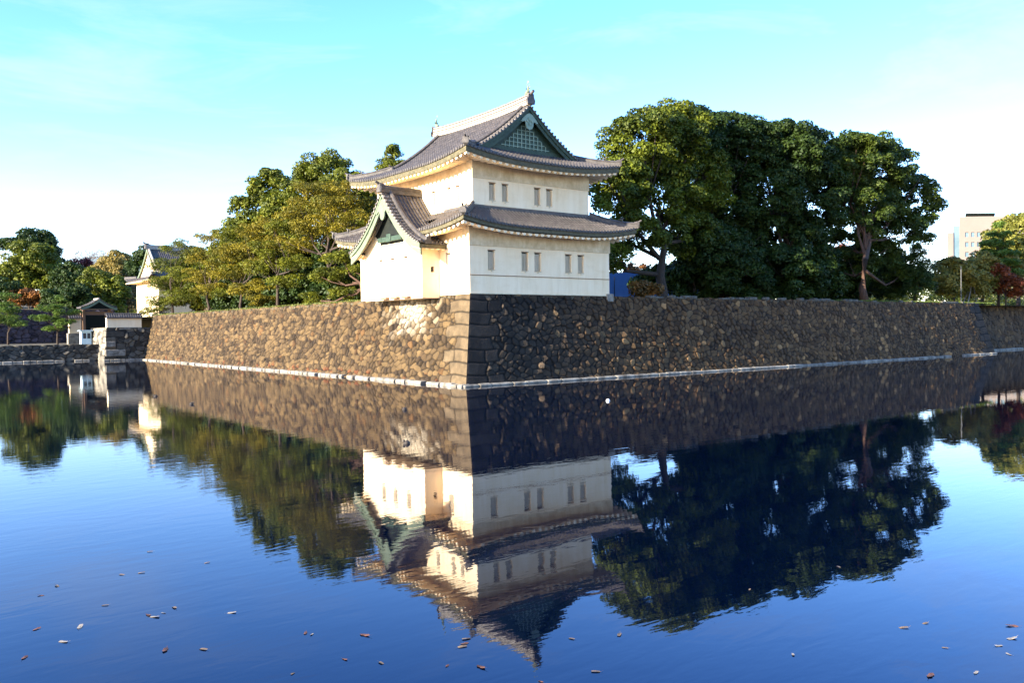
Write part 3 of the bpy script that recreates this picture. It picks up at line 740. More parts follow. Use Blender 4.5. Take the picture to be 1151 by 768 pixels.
for sd in (-1, 1):
    P = (lambda u, d, z: (-2.5+u, bc+5.75-d, z)) if sd > 0 else (lambda u, d, z: (-2.5+u, bc-5.75+d, z))
    blf = lambda t, d: 0.16*max(0, 1-t/2.5)**2
    m1 = MB(); tile_ends(m1, P, 2.6, zbf, blf); m1.build('end_tiles', M_TILE2, broof)
    m2 = MB(); pbox(m2, P, 0.05, 2.5, 0.06, 0.16, zb_-0.20, zb_+0.08); m2.build('eave_board', M_EAVE, broof)
    m3 = MB()
    n = 52; rows = []
    for (d, top) in ((0.16, True), (0.16, False), (1.25, False)):
        rows.append([P(2.5*i/n, d, zb_-0.16+0.2*(d-0.16)-(0 if top else 0.15*math.sqrt(max(0, 1-((((2.5*i/n) % 0.5)/0.5-0.5)*2/0.75)**2)))) for i in range(n+1)])
    m3.grid(rows); m3.build('soffit', M_PLASTER, broof)
PGB2 = lambda u, d, z: (-2.5+d, bc+u, z)
gable(broof, PGB2, BH, zbf, 0.05, 10.6, 1, 0.95, M_COPPERL, M_COPPER, M_COPPER)
# near-black panel with the recess shade in its colour, green tie beam and sloping rafters in the gable
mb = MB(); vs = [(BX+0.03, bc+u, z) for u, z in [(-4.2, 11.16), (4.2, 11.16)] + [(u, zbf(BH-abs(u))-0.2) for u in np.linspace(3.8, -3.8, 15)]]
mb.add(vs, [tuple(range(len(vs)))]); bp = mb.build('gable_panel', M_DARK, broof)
mb = MB(); mb.box((BX-0.28, bc-1.9, 11.35), (BX-0.01, bc+1.9, 11.75), 0.03); mb.box((BX-0.34, bc-0.35, 11.3), (BX-0.285, bc+0.35, 11.95), 0.02); mb.build('tie_beam', M_COPPER, bp)
for sd in (-1, 1):
    for k in range(4):
        x = BX - 0.02 - 0.20*k; 
        mb = MB(); pts = [(x, bc+sd*(BH-d), zbf(d)-0.32) for d in np.linspace(0.6, BH-0.3, 10)]
        mb.sweep(pts, [(-0.05, -0.07), (-0.05, 0.07), (0.05, 0.07), (0.05, -0.07)]); mb.build('rafter', M_SHUT, bp)
mb = MB(); zt = zbf(BH)-0.55
out_ = [(0, 0), (0.45, -0.15), (0.95, -0.75), (1.10, -1.15), (0.85, -1.15), (0.62, -0.95), (0.40, -1.10), (0.36, -1.42), (0.22, -1.62), (0, -1.72)]
out_ = out_ + [(-a_, b_) for a_, b_ in out_[-2:0:-1]]; n = len(out_)
vs = [(-2.46, bc+a_, zt+b_) for a_, b_ in out_] + [(-2.34, bc+a_, zt+b_) for a_, b_ in out_]
mb.add(vs, [tuple(range(n)), tuple(range(2*n-1, n-1, -1))] + [(i, (i+1) % n, n+(i+1) % n, n+i) for i in range(n)])
mb.build('gable_pendant', M_COPPERL, bp)
mb = MB(); zz = zbf(BH)
mb.sweep([(-2.6, bc, zz+0.10), (-1.5, bc, zz+0.02), (UX0+0.1, bc, zz)], [(a_*0.85, b_*0.72) for a_, b_ in prof]); br = mb.build('bay_ridge', M_TILE2, broof)
mb = MB(); onigawara(mb, (-2.62, bc, zz+0.12), (-1, 0, 0), 1.15); mb.build('ridge_end_tile', M_TILE2, br)

# ------------------------------------------------------------------ far watchtower, gate, parapet, booth, low walls
def small_house(root, x0, x1, y0, y1, z0, zw, rise, ov=1.2, mat_w=M_PLASTER, axis='X', amp=0.4):
    """plaster block with a tiled hip-and-gable roof whose gables face -X / +X"""
    mb = MB(); mb.box((x0, y0, z0), (x1, y1, zw+0.5)); mb.build('wall', mat_w, root)
    half = (y1-y0)/2+ov; zf = lambda d: zw + rise*(0.5*(d/half)+0.5*(d/half)**2)
    mb = MB(); L = x1-x0+2*ov; dg = min(1.6, half*0.35); yc = (y0+y1)/2
    lf = lambda t, d: amp*max(0, 1-max(0, min(t, L-t)-d)/3.5)**2*max(0, 1-d/2.0)
    for sd in (-1, 1):
        P = lambda u, d, z, sd=sd: (x0-ov+u, yc+sd*(half-d), z)
        roof_slope(mb, P, L, zf, lf, lambda d: (min(d, dg), L-min(d, dg)), half, step=0.112)
    L2 = 2*half; lf2 = lambda t, d: amp*max(0, 1-max(0, min(t, L2-t)-d)/3.5)**2*max(0, 1-d/2.0)
    for P in ((lambda u, d, z: (x0-ov+d, yc-half+u, z)), (lambda u, d, z: (x1+ov-d, yc-half+u, z))):
        roof_slope(mb, P, L2, zf, lf2, lambda d: (d, L2-d), dg+0.5, step=0.112)
    rf = mb.build('roof', M_TILE, root)
    for sx in (-1, 1):
        X0 = x0-ov+dg if sx < 0 else x1+ov-dg
        Pg = lambda u, d, z: (X0-sx*d, yc+u, z)
        pts = [(u, zf(half-abs(u))) for u in np.linspace(-(half-dg-0.1), half-dg-0.1, 21)]
        for k, (dd, t0, t1, mm, nm) in enumerate(((0.0, 0.0, 0.45, M_COPPERL, 'bargeboard'),)):
            mb = MB(); rows = [[Pg(u, q, z-t) for u, z in pts] for q, t in ((dd, t0), (dd, t1), (dd+0.15, t1), (dd+0.15, t0))]; mb.grid(rows); mb.build(nm, mm, rf)
        mb = MB(); vs = [Pg(u, 0.35, z-0.1) for u, z in pts]; mb.add(vs, [tuple(range(len(vs)))]); mb.build('gable_panel', M_PLASTER, rf)
        for sy in (-1, 1):
            mb = MB(); mb.sweep([Pg(sy*(half-d), 0.35, zf(d)) for d in np.linspace(dg+0.2, half, 8)], [(a_*1.1, b_) for a_, b_ in RIDGE]); mb.build('descending_ridge', M_MORTAR, rf)
            mb = MB(); mb.sweep([((x0-ov+d) if sx < 0 else (x1+ov-d), yc+sy*(half-d), zf(d)+amp*max(0, 1-d/2.0)) for d in np.linspace(dg, 0, 6)], RIDGE); mb.build('hip_ridge', M_TILE2, rf)
    mb = MB(); mb.sweep([(x0-ov+dg-0.1, yc, zf(half)+0.1), ((x0+x1)/2, yc, zf(half)), (x1+ov-dg+0.1, yc, zf(half)+0.1)], [(a_*0.8, b_*0.9) for a_, b_ in prof]); r_ = mb.build('main_ridge', M_MORTAR, rf)
    mb = MB(); onigawara(mb, (x0-ov+dg-0.1, yc, zf(half)+0.2), (-1, 0, 0), 1.5); mb.build('ridge_end_tile', M_TILE2, r_)
    mb = MB()   # eave underside
    for (a_, b_, c_, d_) in ((x0-ov+0.1, x0, y0-ov+0.1, y1+ov-0.1), (x1, x1+ov-0.1, y0-ov+0.1, y1+ov-0.1), (x0, x1, y0-ov+0.1, y0), (x0, x1, y1, y1+ov-0.1)):
        mb.box((a_, c_, zw-0.28), (b_, d_, zw-0.10))
    mb.build('soffit', M_PLAST2, rf)
t2 = empty('far_watchtower', 'small white watchtower with steep grey roof half hidden by the leftmost wall pines', 'watchtower', (8, 105, 6.8))
small_house(t2, 4.2, 13.5, 98.0, 112.3, 6.7, 13.3, 5.6, 1.6, amp=0.7)
g = empty('castle_gate', 'small tiled gate roof on posts between the white parapets', 'gate', (-4.8, 101, 2.4))
for x in (-6.8, -2.9):
    mb = MB(); mb.box((x-0.22, 100.8, 2.4), (x+0.22, 101.3, 8.0), 0.03); mb.build('post', M_WOOD, g)
mb = MB(); mb.box((-7.3, 100.85, 7.2), (-2.4, 101.25, 7.75), 0.03); mb.build('crossbeam', M_WOOD, g)
mb = MB(); mb.box((-6.56, 101.0, 2.45), (-3.14, 101.12, 7.1)); mb.build('gate_door', M_DARK, g)
mb = MB(); zg = lambda d: 8.35+1.35*(0.45*d/2.7+0.55*(d/2.7)**2)
for sd in (-1, 1):
    P = lambda u, d, z, sd=sd: (-4.8+sd*(2.7-d), 99.2+u, z)
    roof_slope(mb, P, 3.8, zg, lambda t, d: 0.12*max(0, 1-min(t, 3.8-t)/1.2)**2, lambda d: (0, 3.8), 2.7, step=0.11)
gr = mb.build('roof', M_TILE2, g)
mb = MB(); mb.sweep([(-4.8, 99.3, 9.62), (-4.8, 101, 9.6), (-4.8, 103.0, 9.62)], [(a_*0.6, b_*0.5) for a_, b_ in prof]); mb.build('main_ridge', M_MORTAR, gr)
mb = MB(); us = np.linspace(-2.7, 2.7, 15)
mb.grid([[(-4.8+u, q, zg(2.7-abs(u))-t) for u in us] for q, t in ((99.15, 0.02), (99.15, 0.42), (99.3, 0.42))]); mb.build('bargeboard', M_COPPERL, gr)
mb = MB(); mb.box((-7.0, 99.6, 8.05), (-2.6, 102.7, 8.17)); mb.build('soffit', M_WOOD, gr)
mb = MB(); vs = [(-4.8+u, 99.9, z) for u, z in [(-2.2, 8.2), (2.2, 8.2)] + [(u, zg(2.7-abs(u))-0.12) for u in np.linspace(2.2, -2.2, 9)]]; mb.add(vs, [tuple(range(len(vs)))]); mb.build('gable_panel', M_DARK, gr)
def parapet(name, label, x0, x1, y0, y1, z0, z1):
    r_ = empty(name, label, 'parapet wall', ((x0+x1)/2, (y0+y1)/2, z0))
    mb = MB(); mb.box((x0, y0, z0), (x1, y1, z1)); mb.build('wall', M_PLASTER, r_)
    mb = MB(); yc = (y0+y1)/2; xc = (x0+x1)/2
    if x1-x0 > y1-y0:
        for sd in (-1, 1): roof_slope(mb, lambda u, d, z, sd=sd: (x0-0.1+u, yc+sd*((y1-y0)/2+0.35-d), z), x1-x0+0.2, lambda d: z1+0.02+0.55*d/0.7, lambda t, d: 0, lambda d: (0, x1-x0+0.2), (y1-y0)/2+0.35, step=0.11)
        cap = [(x0-0.15, yc, z1+0.5), (x1+0.15, yc, z1+0.5)]
    else:
        for sd in (-1, 1): roof_slope(mb, lambda u, d, z, sd=sd: (xc+sd*((x1-x0)/2+0.35-d), y0-0.1+u, z), y1-y0+0.2, lambda d: z1+0.02+0.55*d/0.7, lambda t, d: 0, lambda d: (0, y1-y0+0.2), (x1-x0)/2+0.35, step=0.11)
        cap = [(xc, y0-0.15, z1+0.5), (xc, y1+0.15, z1+0.5)]
    rr = mb.build('coping_tiles', M_TILE, r_)
    mb = MB(); mb.sweep(cap, [(a_*0.7, b_*0.6) for a_, b_ in RIDGE]); mb.build('coping_ridge', M_TILE2, rr)
parapet('parapet_wall', 'long white parapet with grey tile coping on the dark abutment', -6.6, -1.7, 85.7, 86.5, 5.0, 6.45)
parapet('parapet_wall', 'short white parapet left of the gate, behind the pale booth', -9.0, -7.2, 101.0, 101.7, 4.2, 6.6)
mb = MB(); mb.box((-9.2, 100.7, 2.4), (-7.0, 102, 4.2)); tag(mb.build('plinth_wall', M_PALE), 'stone plinth under the short white parapet by the gate', 'stone plinth')
bt = empty('guard_booth', 'small pale blue guard booth with two dark windows by the water', 'guard booth', (-7.9, 94.6, 2.45))
Mb = noise_mat('booth_paint', (0.42, 0.56, 0.56), (0.55, 0.68, 0.68), 2, 0.5)
mb = MB(); mb.box((-8.55, 94.0, 2.45), (-7.1, 95.3, 4.5), 0.02); mb.build('body', Mb, bt)
mb = MB(); mb.box((-8.8, 93.7, 4.5), (-6.9, 95.6, 4.66), 0.03); mb.build('roof', Mb, bt)
for x in (-8.3, -7.7):
    mb = MB(); mb.box((x, 93.97, 3.35), (x+0.45, 93.998, 4.2)); mb.build('window', noise_mat('booth_glass', (0.02, 0.03, 0.04), (0.04, 0.05, 0.06), 1, 0.1), bt)
mb = MB(); mb.box((-6.95, 94.2, 2.45), (-6.6, 94.7, 3.3), 0.03); tag(mb.build('bollard_box', M_PLASTER), 'small white box standing right of the guard booth', 'utility box')
# long low plaster wall behind the left pines
parapet('plaster_wall', 'long low plaster wall seen in gaps behind the golden pines', 8.6, 9.2, 20, 89, 6.7, 8.3)

# ------------------------------------------------------------------ office tower and site hoarding
ot = empty('office_tower', 'pale beige office tower far beyond the right hand trees', 'office building', (590, 225, 0), rz=0)
Mt = noise_mat('office_cladding', (0.23, 0.18, 0.145), (0.29, 0.23, 0.19), 0.02, 0.8)
Mg = noise_mat('office_glass', (0.10, 0.16, 0.19), (0.18, 0.26, 0.29), 0.05, 0.2)
d_ = Vector((604.1-575.6, 212.5-234.5, 0)); ln = d_.length; d_.normalize(); n_ = Vector((-d_.y, d_.x, 0))   # n_ points away from the camera
o0 = Vector((575.6, 234.5, 0)); n_ = o0-CAM; n_.z = 0; n_.normalize()
PO = lambda u, d, z: tuple(o0 + d_*u + n_*d + Vector((0, 0, z)))
WT = 62.0; HT = 79.5
holes = []
for i in range(11):
    for j in range(6): holes.append((12.5+i*4.2, 14.9+i*4.2, 30+j*7.0, 33.4+j*7.0))
mb = MB(); wall_holes(mb, PO, 8.5, WT, 0, HT, holes, 0.8)
for q in ([(8.5, 0), (8.5, 30)], [(8.5, 30), (WT, 30)], [(WT, 30), (WT, 0)]):
    mb.add([PO(*q[0], 0), PO(*q[1], 0), PO(*q[1], HT), PO(*q[0], HT)], [(0, 1, 2, 3)])
mb.add([PO(8.5, 0, HT), PO(WT, 0, HT), PO(WT, 30, HT), PO(8.5, 30, HT)], [(0, 1, 2, 3)]); mb.build('wall', Mt, ot)
mb = MB(); pbox(mb, PO, 4.2, 8.5, 2, 20, 0, HT-6.5); mb.build('glass_bay', Mg, ot)
mb = MB(); pbox(mb, PO, 0, 4.2, 1, 22, 0, HT-11); mb.build('side_wing', Mt, ot)
mb = MB(); pbox(mb, PO, 14, 32, 6, 22, HT+0.05, HT+1.6); pbox(mb, PO, 13, 34, 5, 23, HT+1.6, HT+3.0); mb.build('rooftop_plant', M_DARK, ot)
for h in holes:
    mb = MB(); pbox(mb, PO, h[0], h[1], 0.7, 0.9, h[2], h[3]); mb.build('window', Mg, ot)

hd = empty('site_hoarding', 'blue sheeted hoarding visible between the watchtower and the big trees', 'hoarding', (45, 26, 6.8))
Mblue = noise_mat('blue_sheet', (0.06, 0.19, 0.55), (0.08, 0.24, 0.62), 0.8, 0.6)
mb = MB(); vs = [(36.5, 26, 6.75), (58, 26, 6.75), (58, 26, 11.9), (45, 26, 11.4), (36.5, 26, 10.8)]
vs = vs + [(x, y+0.12, z) for x, y, z in vs]; mb.add(vs, [(0, 1, 2, 3, 4), (9, 8, 7, 6, 5)] + [(i, (i+1) % 5, 5+(i+1) % 5, 5+i) for i in range(5)]); mb.build('sheet', Mblue, hd)
for x in (37.5, 40.5, 43.5, 46.5, 50):
    mb = MB(); mb.tube([(x, 25.93, 6.75), (x, 25.93, 10.4+0.05*(x-37))], 0.045, 6); mb.build('post', M_DARK, hd)
mb = MB(); mb.tube([(85.1, 3.2, 6.7), (85.1, 3.2, 12)], 0.045, 8); tag(mb.build('thin_pole', noise_mat('grey_metal', (0.10, 0.10, 0.095), (0.17, 0.17, 0.16), 3, 0.5)), 'thin pale pole standing on the grass near the right wall corner', 'pole')
for k, (x, y, lean) in enumerate(((91.5, 5.0, 1), (93.5, 5.0, -1))): pass
ts = empty('tree_support', 'bamboo prop frame beside the young right hand trees', 'tree support', (97, 7, 6.75))
for (a_, b_) in (((95.5, 7, 6.75), (97.0, 7, 10.2)), ((98.8, 7, 6.75), (97.3, 7, 10.2)), ((97.1, 8.5, 6.75), (97.1, 7.1, 10.2))):
    mb = MB(); mb.tube([a_, b_], 0.10, 6); mb.build('pole', M_PALE, ts)
# grass along the wall tops
mb = MB(); rows = []
for j, y in enumerate((0.55, 1.0, 1.8, 3.2)):
    rows.append([(x, y+0.1*math.sin(x*3), 6.80 + (0, 0.12, 0.17, 0.0)[j]*(0.7+0.5*math.sin(x*1.3+j))) for x in np.linspace(48, 88, 160)])
mb.grid(rows); tag(mb.build('grass_strip', M_GRASS), 'short grass along the top of the right hand wall', 'grass', kind='stuff')
def tufts(name, label, n, box, m, h=0.25, cols=((0.08, 0.10, 0.02), (0.22, 0.22, 0.05))):
    x0, x1, y0, y1, z = box; r = RNG
    p = np.stack([r.uniform(x0, x1, n), r.uniform(y0, y1, n), np.full(n, z)], -1); a_ = r.uniform(0, 2*PI, n)
    u = np.stack([np.cos(a_), np.sin(a_), np.zeros(n)], -1)*0.05; hh = r.uniform(0.4, 1, n)*h
    l = np.stack([r.normal(0, 0.08, n), r.normal(0, 0.08, n), hh], -1)
    V = np.stack([p-u, p+u, p+l+u*0.2, p+l-u*0.2], 1).reshape(-1, 3); F = np.arange(4*n).reshape(-1, 4)
    c_ = np.repeat(mixc(cols[0], cols[1], r.uniform(0, 1, n)), 4, axis=0)
    return tag(np_mesh(name, V, F, m, None, c_), label, 'grass', kind='stuff')
tufts('grass_tufts', 'ragged grass tufts along the sunny wall top by the pines', 9000, (0.1, 1.3, 17.5, 86, 6.74), M_LEAF, 0.28)
tufts('grass_tufts', 'green grass blades edging the top of the shaded wall', 9000, (50, 88, 0.1, 1.2, 6.76), M_LEAF, 0.22, ((0.06, 0.09, 0.015), (0.14, 0.18, 0.03)))

# ------------------------------------------------------------------ trees
def leaf_cloud(cl, per, size, asp, cols, rng, flat=1.0, outward=0.65, upb=0.2):
    """cl: array (n,6): centre xyz, radii xyz ; returns V, F, col"""
    cl = np.asarray(cl, float); n = len(cl)
    w_ = (cl[:, 3]*cl[:, 4])**0.8; cnt = np.maximum(12, (per*w_/w_.mean()).astype(int))
    ci = np.repeat(np.arange(n), cnt); k = len(ci)
    d = rng.normal(size=(k, 3)); d /= np.linalg.norm(d, axis=1, keepdims=True)
    d[:, 2] = np.where((d[:, 2] < -0.35) & (rng.random(k) < 0.7), -d[:, 2], d[:, 2])
    rr = rng.uniform(0.55, 1.08, k)**0.7
    P = cl[ci, :3] + d*cl[ci, 3:6]*rr[:, None]
    nm = d/cl[ci, 3:6]; nm /= np.linalg.norm(nm, axis=1, keepdims=True)
    rn = rng.normal(size=(k, 3)); rn /= np.linalg.norm(rn, axis=1, keepdims=True)
    nm = nm*outward + rn*(1-outward)+np.array([0, 0, upb]); nm /= np.linalg.norm(nm, axis=1, keepdims=True)
    t = np.cross(nm, rng.normal(size=(k, 3))); t /= np.linalg.norm(t, axis=1, keepdims=True); b_ = np.cross(nm, t)
    sz = size*1.12*rng.uniform(0.6, 1.35, k)[:, None]
    u = t*sz; v = b_*sz*asp
    V = np.stack([P-u, P-v*0.9, P+u, P+v], 1).reshape(-1, 3)
    F = np.arange(4*k).reshape(-1, 4)
    tone = rng.uniform(0, 1, n)[ci]*0.6 + rng.uniform(0, 1, k)*0.4
    c_ = mixc(cols[0], cols[1], tone)
    if len(cols) > 2:
        pick = rng.random(n)[ci] < cols[3]; c_ = np.where(pick[:, None], np.array(cols[2])*(0.7+0.6*rng.random(k))[:, None], c_)
    return V, F, np.repeat(c_, 4, axis=0)
def clumps_in(env, dens, cr, rng, depth=None, flat=0.75):
    out_ = []; dens = dens*1.9
    for (x, y, z, rh, rz) in env:
        ra = rh; n = max(4, int(dens*rh*rz/(cr*cr)))
        for _ in range(n):
            d = rng.normal(size=3); d /= np.linalg.norm(d)
            if d[2] < -0.6 and rng.random() < 0.5: d[2] *= -1
            r = rng.uniform(0.45, 1.0)**0.6; q = cr*rng.uniform(0.65, 1.3)
            out_.append((x+d[0]*ra*r, y+d[1]*ra*r, z+d[2]*rz*r, q, q, q*flat))
    return out_
GROUPS = {}
def tree(kind, label, cat, env, base, cols, seed, group=None, cr=1.1, dens=2.6, per=130, size=0.2, asp=0.62, bark=None, tr=0.35, style='broad', limbs=True, fork=0.35, lean=(0, 0)):
    rng = np.random.default_rng(seed); bark = bark or M_BARK
    root = empty(kind, label, cat, base, group)
    if style == 'broad':
        cl = clumps_in(env, dens, cr, rng); m_ = M_LEAF; ow = 0.55; ub = 0.15
    else:
        cl = []
        for (x, y, z, rh, rz) in env:
            for _ in range(int(11*rh)):
                a_ = rng.uniform(0, 2*PI); r = rh*math.sqrt(rng.uniform(0.02, 1)); q = rng.uniform(0.5, 0.95)*min(1.3, max(0.55, rh*0.45))
                cl.append((x+r*math.cos(a_), y+r*math.sin(a_), z+rng.uniform(-1.1, 1.1)*rz*(1-0.5*r/rh), q, q, q*0.5))
        m_ = M_NEEDLE; ow = 0.35; ub = 0.5
    V, F, c_ = leaf_cloud(cl, per, size, asp, cols, rng, outward=ow, upb=ub)
    np_mesh('crown', V, F, m_, root, c_)
    E_ = np.array(env); top = E_[:, 2].mean(); cxy = E_[:, :2].mean(axis=0)
    mb = MB(); b0 = Vector(base); hh = (top-base[2])
    tpt = Vector((cxy[0]*0.5+base[0]*0.5, cxy[1]*0.5+base[1]*0.5, base[2]+hh*0.85))
    p1 = b0 + Vector((lean[0], lean[1], hh*fork))
    pts = [b0-Vector((0, 0, 0.2)), b0+(p1-b0)*0.35+Vector((rng.normal()*0.15, rng.normal()*0.15, 0)), p1, p1.lerp(tpt, 0.5)+Vector((rng.normal()*0.4, rng.normal()*0.4, 0)), tpt]
    mb.tube(pts, [tr*1.35, tr, tr*0.85, tr*0.5, tr*0.2], 8)
    if limbs:
        for (x, y, z, rh, rz) in env:
            t_ = rng.uniform(0.0, 0.7); st = p1.lerp(tpt, t_) if z > p1.z else b0.lerp(p1, 0.75)
            e_ = Vector((x, y, z+ (0.2*rz if style == 'broad' else -0.2*rz))); md = st.lerp(e_, 0.5) + Vector((rng.normal()*0.4, rng.normal()*0.4, -0.08*(e_-st).length))
            mb.tube([st, md, e_], [tr*0.5, tr*0.32, tr*0.08], 6)
            for _ in range(3 if style == 'broad' else 2):
                a_ = rng.uniform(0, 2*PI); q = e_ + Vector((math.cos(a_)*rh*0.8, math.sin(a_)*rh*0.8, rng.uniform(-0.2, 0.6)*rz))
                mb.tube([md, md.lerp(q, 0.5)+Vector((0, 0, -0.2)), q], [tr*0.22, tr*0.14, tr*0.04], 5)
    mb.build('trunk', bark, root, smooth=True)
    return root
G_DARK = ((0.010, 0.024, 0.003), (0.040, 0.066, 0.007))
G_CAMP = ((0.014, 0.030, 0.003), (0.145, 0.165, 0.008))
G_MID = ((0.03, 0.045, 0.004), (0.17, 0.18, 0.011))
G_PINE = ((0.018, 0.032, 0.003), (0.20, 0.20, 0.011))
G_PINEG = ((0.022, 0.034, 0.003), (0.29, 0.22, 0.012))
G_PGREEN = ((0.03, 0.065, 0.008), (0.12, 0.18, 0.02))
G_YEL = ((0.09, 0.09, 0.012), (0.28, 0.20, 0.03))
G_RED = ((0.08, 0.018, 0.006), (0.26, 0.065, 0.014))
G_ORG = ((0.12, 0.045, 0.01), (0.30, 0.12, 0.025))
G_BARE = ((0.12, 0.07, 0.05), (0.26, 0.17, 0.12))

R1=[[28.0,9.0,23.1,4.0,3.7],[33.5,9.0,24.6,3.2,3.2],[24.5,9.0,17.8,3.0,3.6],[32.5,11.0,18.8,4.8,4.3],[40.3,12.0,20.1,3.7,5.1],[26.6,9.0,13.5,3.2,2.0],[35.6,10.0,14.2,3.6,2.5],[24.6,10.0,11.0,1.6,1.3]]
R2=[[39.0,11.5,25.4,3.4,3.4],[44.8,13.0,26.1,4.0,3.4],[46.3,11.0,24.2,3.2,3.8],[46.4,13.0,19.2,4.8,5.3],[46.3,13.0,12.3,5.3,4.3],[44,9.5,10.2,4.2,3.0],[39.5,10.5,13.2,3.6,3.2]]
R3=[[49.8,11,25.6,3.6,3.0],[60.3,10,25.2,3.4,3.0],[54.6,10.0,25.2,4.6,4.2],[50.4,10.0,20.2,4.3,4.8],[59.3,10.0,19.9,4.3,5.4],[56.5,12.0,13.2,6.2,5.1],[51,8.5,10.3,4.4,3.2],[57,8,9.8,3.4,2.6]]
R4=[[62.0,9.5,23.4,3.4,3.4],[70.0,8.5,25.8,4.0,3.6],[65.2,8.0,25.3,3.9,3.2],[74.6,9.0,24.7,4.9,4.1],[80.3,8.0,21.4,4.2,4.2],[66.2,8.0,19.1,4.4,4.2],[78.1,9.0,17.3,5.2,3.2],[69.1,11.0,14.3,4.1,2.9],[72.5,9,20.5,4,3.5],[70,12,11,4,3.2],[76,11,13,4.2,3.2],[79,9,10,3,2.5]]
camp = 'broadleaf_tree'
tree(camp, 'tall rounded evergreen right beside the watchtower, its top left catching sun', 'tree', R1, (30.5, 9, 6.7), G_CAMP, 11, tr=0.55, per=250, dens=2.7, cr=1.0, size=0.145, fork=0.25)
tree(camp, 'dark dense evergreen second from the watchtower', 'tree', R2, (45.5, 12.5, 6.7), G_DARK, 12, tr=0.5, per=230, dens=2.8, cr=1.0, size=0.15)
tree(camp, 'dark evergreen in the middle of the right hand row', 'tree', R3, (55.5, 10.5, 6.7), G_DARK, 13, tr=0.5, per=230, dens=2.8, cr=1.0, size=0.155)
tree(camp, 'wide airy evergreen with bare reddish trunk ending the right hand row', 'tree', R4, (62.6, 4.5, 6.7), ((0.013, 0.030, 0.003), (0.075, 0.10, 0.008)), 14, tr=0.44, per=220, dens=2.3, cr=0.95, size=0.15, bark=M_BARKR, fork=0.45)
for k, (e, lb) in enumerate([([41.8,14.0,9.9,3.6,2.5], 'dark bush under the tall evergreen nearest the watchtower'), ([51.9,14.0,10.2,3.8,2.9], 'dark bush under the middle evergreen'),
        ([63.3,14.0,10.5,4.3,3.1], 'dark bush left of the bare reddish trunk'), ([72.9,14.0,10.0,3.2,2.5], 'dark bush right of the bare reddish trunk'), ([86.1,14.0,11.1,3.2,3.5], 'dark rounded bush behind the small dark conifer')]):
    tree('evergreen_bush', lb, 'bush', [e], (e[0], e[1], 6.7), G_DARK, 30+k, 'dark bushes under the right hand trees', tr=0.2, per=130, dens=4, cr=1.0, size=0.2)
for k, (x, y, z, rh, rz) in enumerate([(37.5,15,9.0,3,2.2),(47,17,9.4,3.6,2.8),(57.5,16,9.8,4,3),(68,17,9.6,3.6,3),(79,17,9.2,3.6,2.6),(61,9,8.4,2.0,1.6)]):
    tree('evergreen_bush', 'dark evergreen undergrowth bush in the back row under the tall right hand trees', 'bush', [[x, y, z, rh, rz]], (x, y, 6.7), G_DARK, 130+k, 'back row of undergrowth bushes', tr=0.15, per=120, dens=3, cr=1.0, size=0.2)
tree('conifer', 'small dark conifer on the right wall between big trees and office tower', 'tree', [[78.3,6.0,13.6,1.1,1.5],[78.2,6.0,11.6,1.9,1.5],[78.2,6,9.4,2.4,2.0]], (78.2, 6, 6.7), G_DARK, 40, tr=0.16, per=90, dens=4, cr=0.7, size=0.16, asp=0.3)
tree(camp, 'low yellow-green tree below the office tower', 'tree', [[92.8,8.0,11.9,2.6,2.1],[97.1,8.0,10.3,3.0,2.2],[90.6,8.0,9.6,2.1,1.8]], (93.4, 8, 6.7), G_YEL, 41, tr=0.2, per=110, dens=3, cr=0.9)
tree('pine_tree', 'layered green pine in front of the office tower', 'pine tree', [[109.6,8.5,19.9,0.9,0.5],[109.8,8.5,18.4,1.6,0.5],[109.2,8.5,16.9,2.1,0.5],[109.9,8.5,15.4,2.5,0.6],[109,8.5,13.8,2.7,0.6],[110,8.5,12.2,2.8,0.6]], (109.5, 8.5, 6.7), G_PGREEN, 42, tr=0.22, per=110, size=0.22, asp=0.3, style='pine')
tree(camp, 'golden leafy tree at the right wall below the layered pine', 'tree', [[104.0,8.5,12.6,3.0,2.2],[111.8,9.0,12.6,3.8,2.9],[105.4,9.0,10.5,2.5,2.0],[101,9,11.5,2.4,2.2]], (105.5, 9, 6.7), G_YEL, 43, tr=0.25, per=110, dens=3, cr=1.0)
tree(camp, 'tall yellow-green tree at the right edge of the photo', 'tree', [[127.5,12.0,20.0,4.2,3.2],[130.1,12.0,14.9,4.5,4.5],[120,12,17.5,3.2,3.6]], (126, 12, 6.7), ((0.07, 0.085, 0.012), (0.22, 0.20, 0.03)), 44, tr=0.35, per=130, dens=3, cr=1.2, size=0.24)
tree('maple_tree', 'small red maple on the right wall under the yellow-green trees', 'maple tree', [[106.8,5.6,9.8,2.5,1.7],[103.0,5.6,11.9,1.2,1.1]], (105.8, 5.8, 6.7), G_RED, 45, tr=0.12, per=90, dens=3.4, cr=0.7, size=0.16)
tree('maple_tree', 'orange maple showing behind the blue hoarding', 'maple tree', [[45.4,30.9,12.4,1.6,1.2],[50.0,31.2,11.8,1.9,1.2]], (47, 31, 6.7), G_ORG, 46, tr=0.12, per=70, dens=2.2, cr=0.7, size=0.16)
tree('autumn_bush', 'rusty orange bush at the foot of the evergreen beside the watchtower', 'bush', [[24.6,5.5,7.6,1.5,0.8]], (24.6, 5.5, 6.7), ((0.10, 0.06, 0.015), (0.30, 0.12, 0.02)), 47, tr=0.08, per=90, dens=5, cr=0.6, size=0.13)
tree('maple_tree', 'reddish maple glimpsed behind the trunk of the airy evergreen', 'maple tree', [[81.9,19.2,14.0,1.6,1.8]], (81.9, 19.2, 6.7), G_RED, 48, tr=0.12, per=90, dens=3, cr=0.8, size=0.17)
tree('autumn_bush', 'low reddish bush far behind the dark evergreens', 'bush', [[80.5,35.4,10.4,3.1,1.2]], (80.5, 35.4, 8.6), G_RED, 49, tr=0.1, per=90, dens=3, cr=0.8)

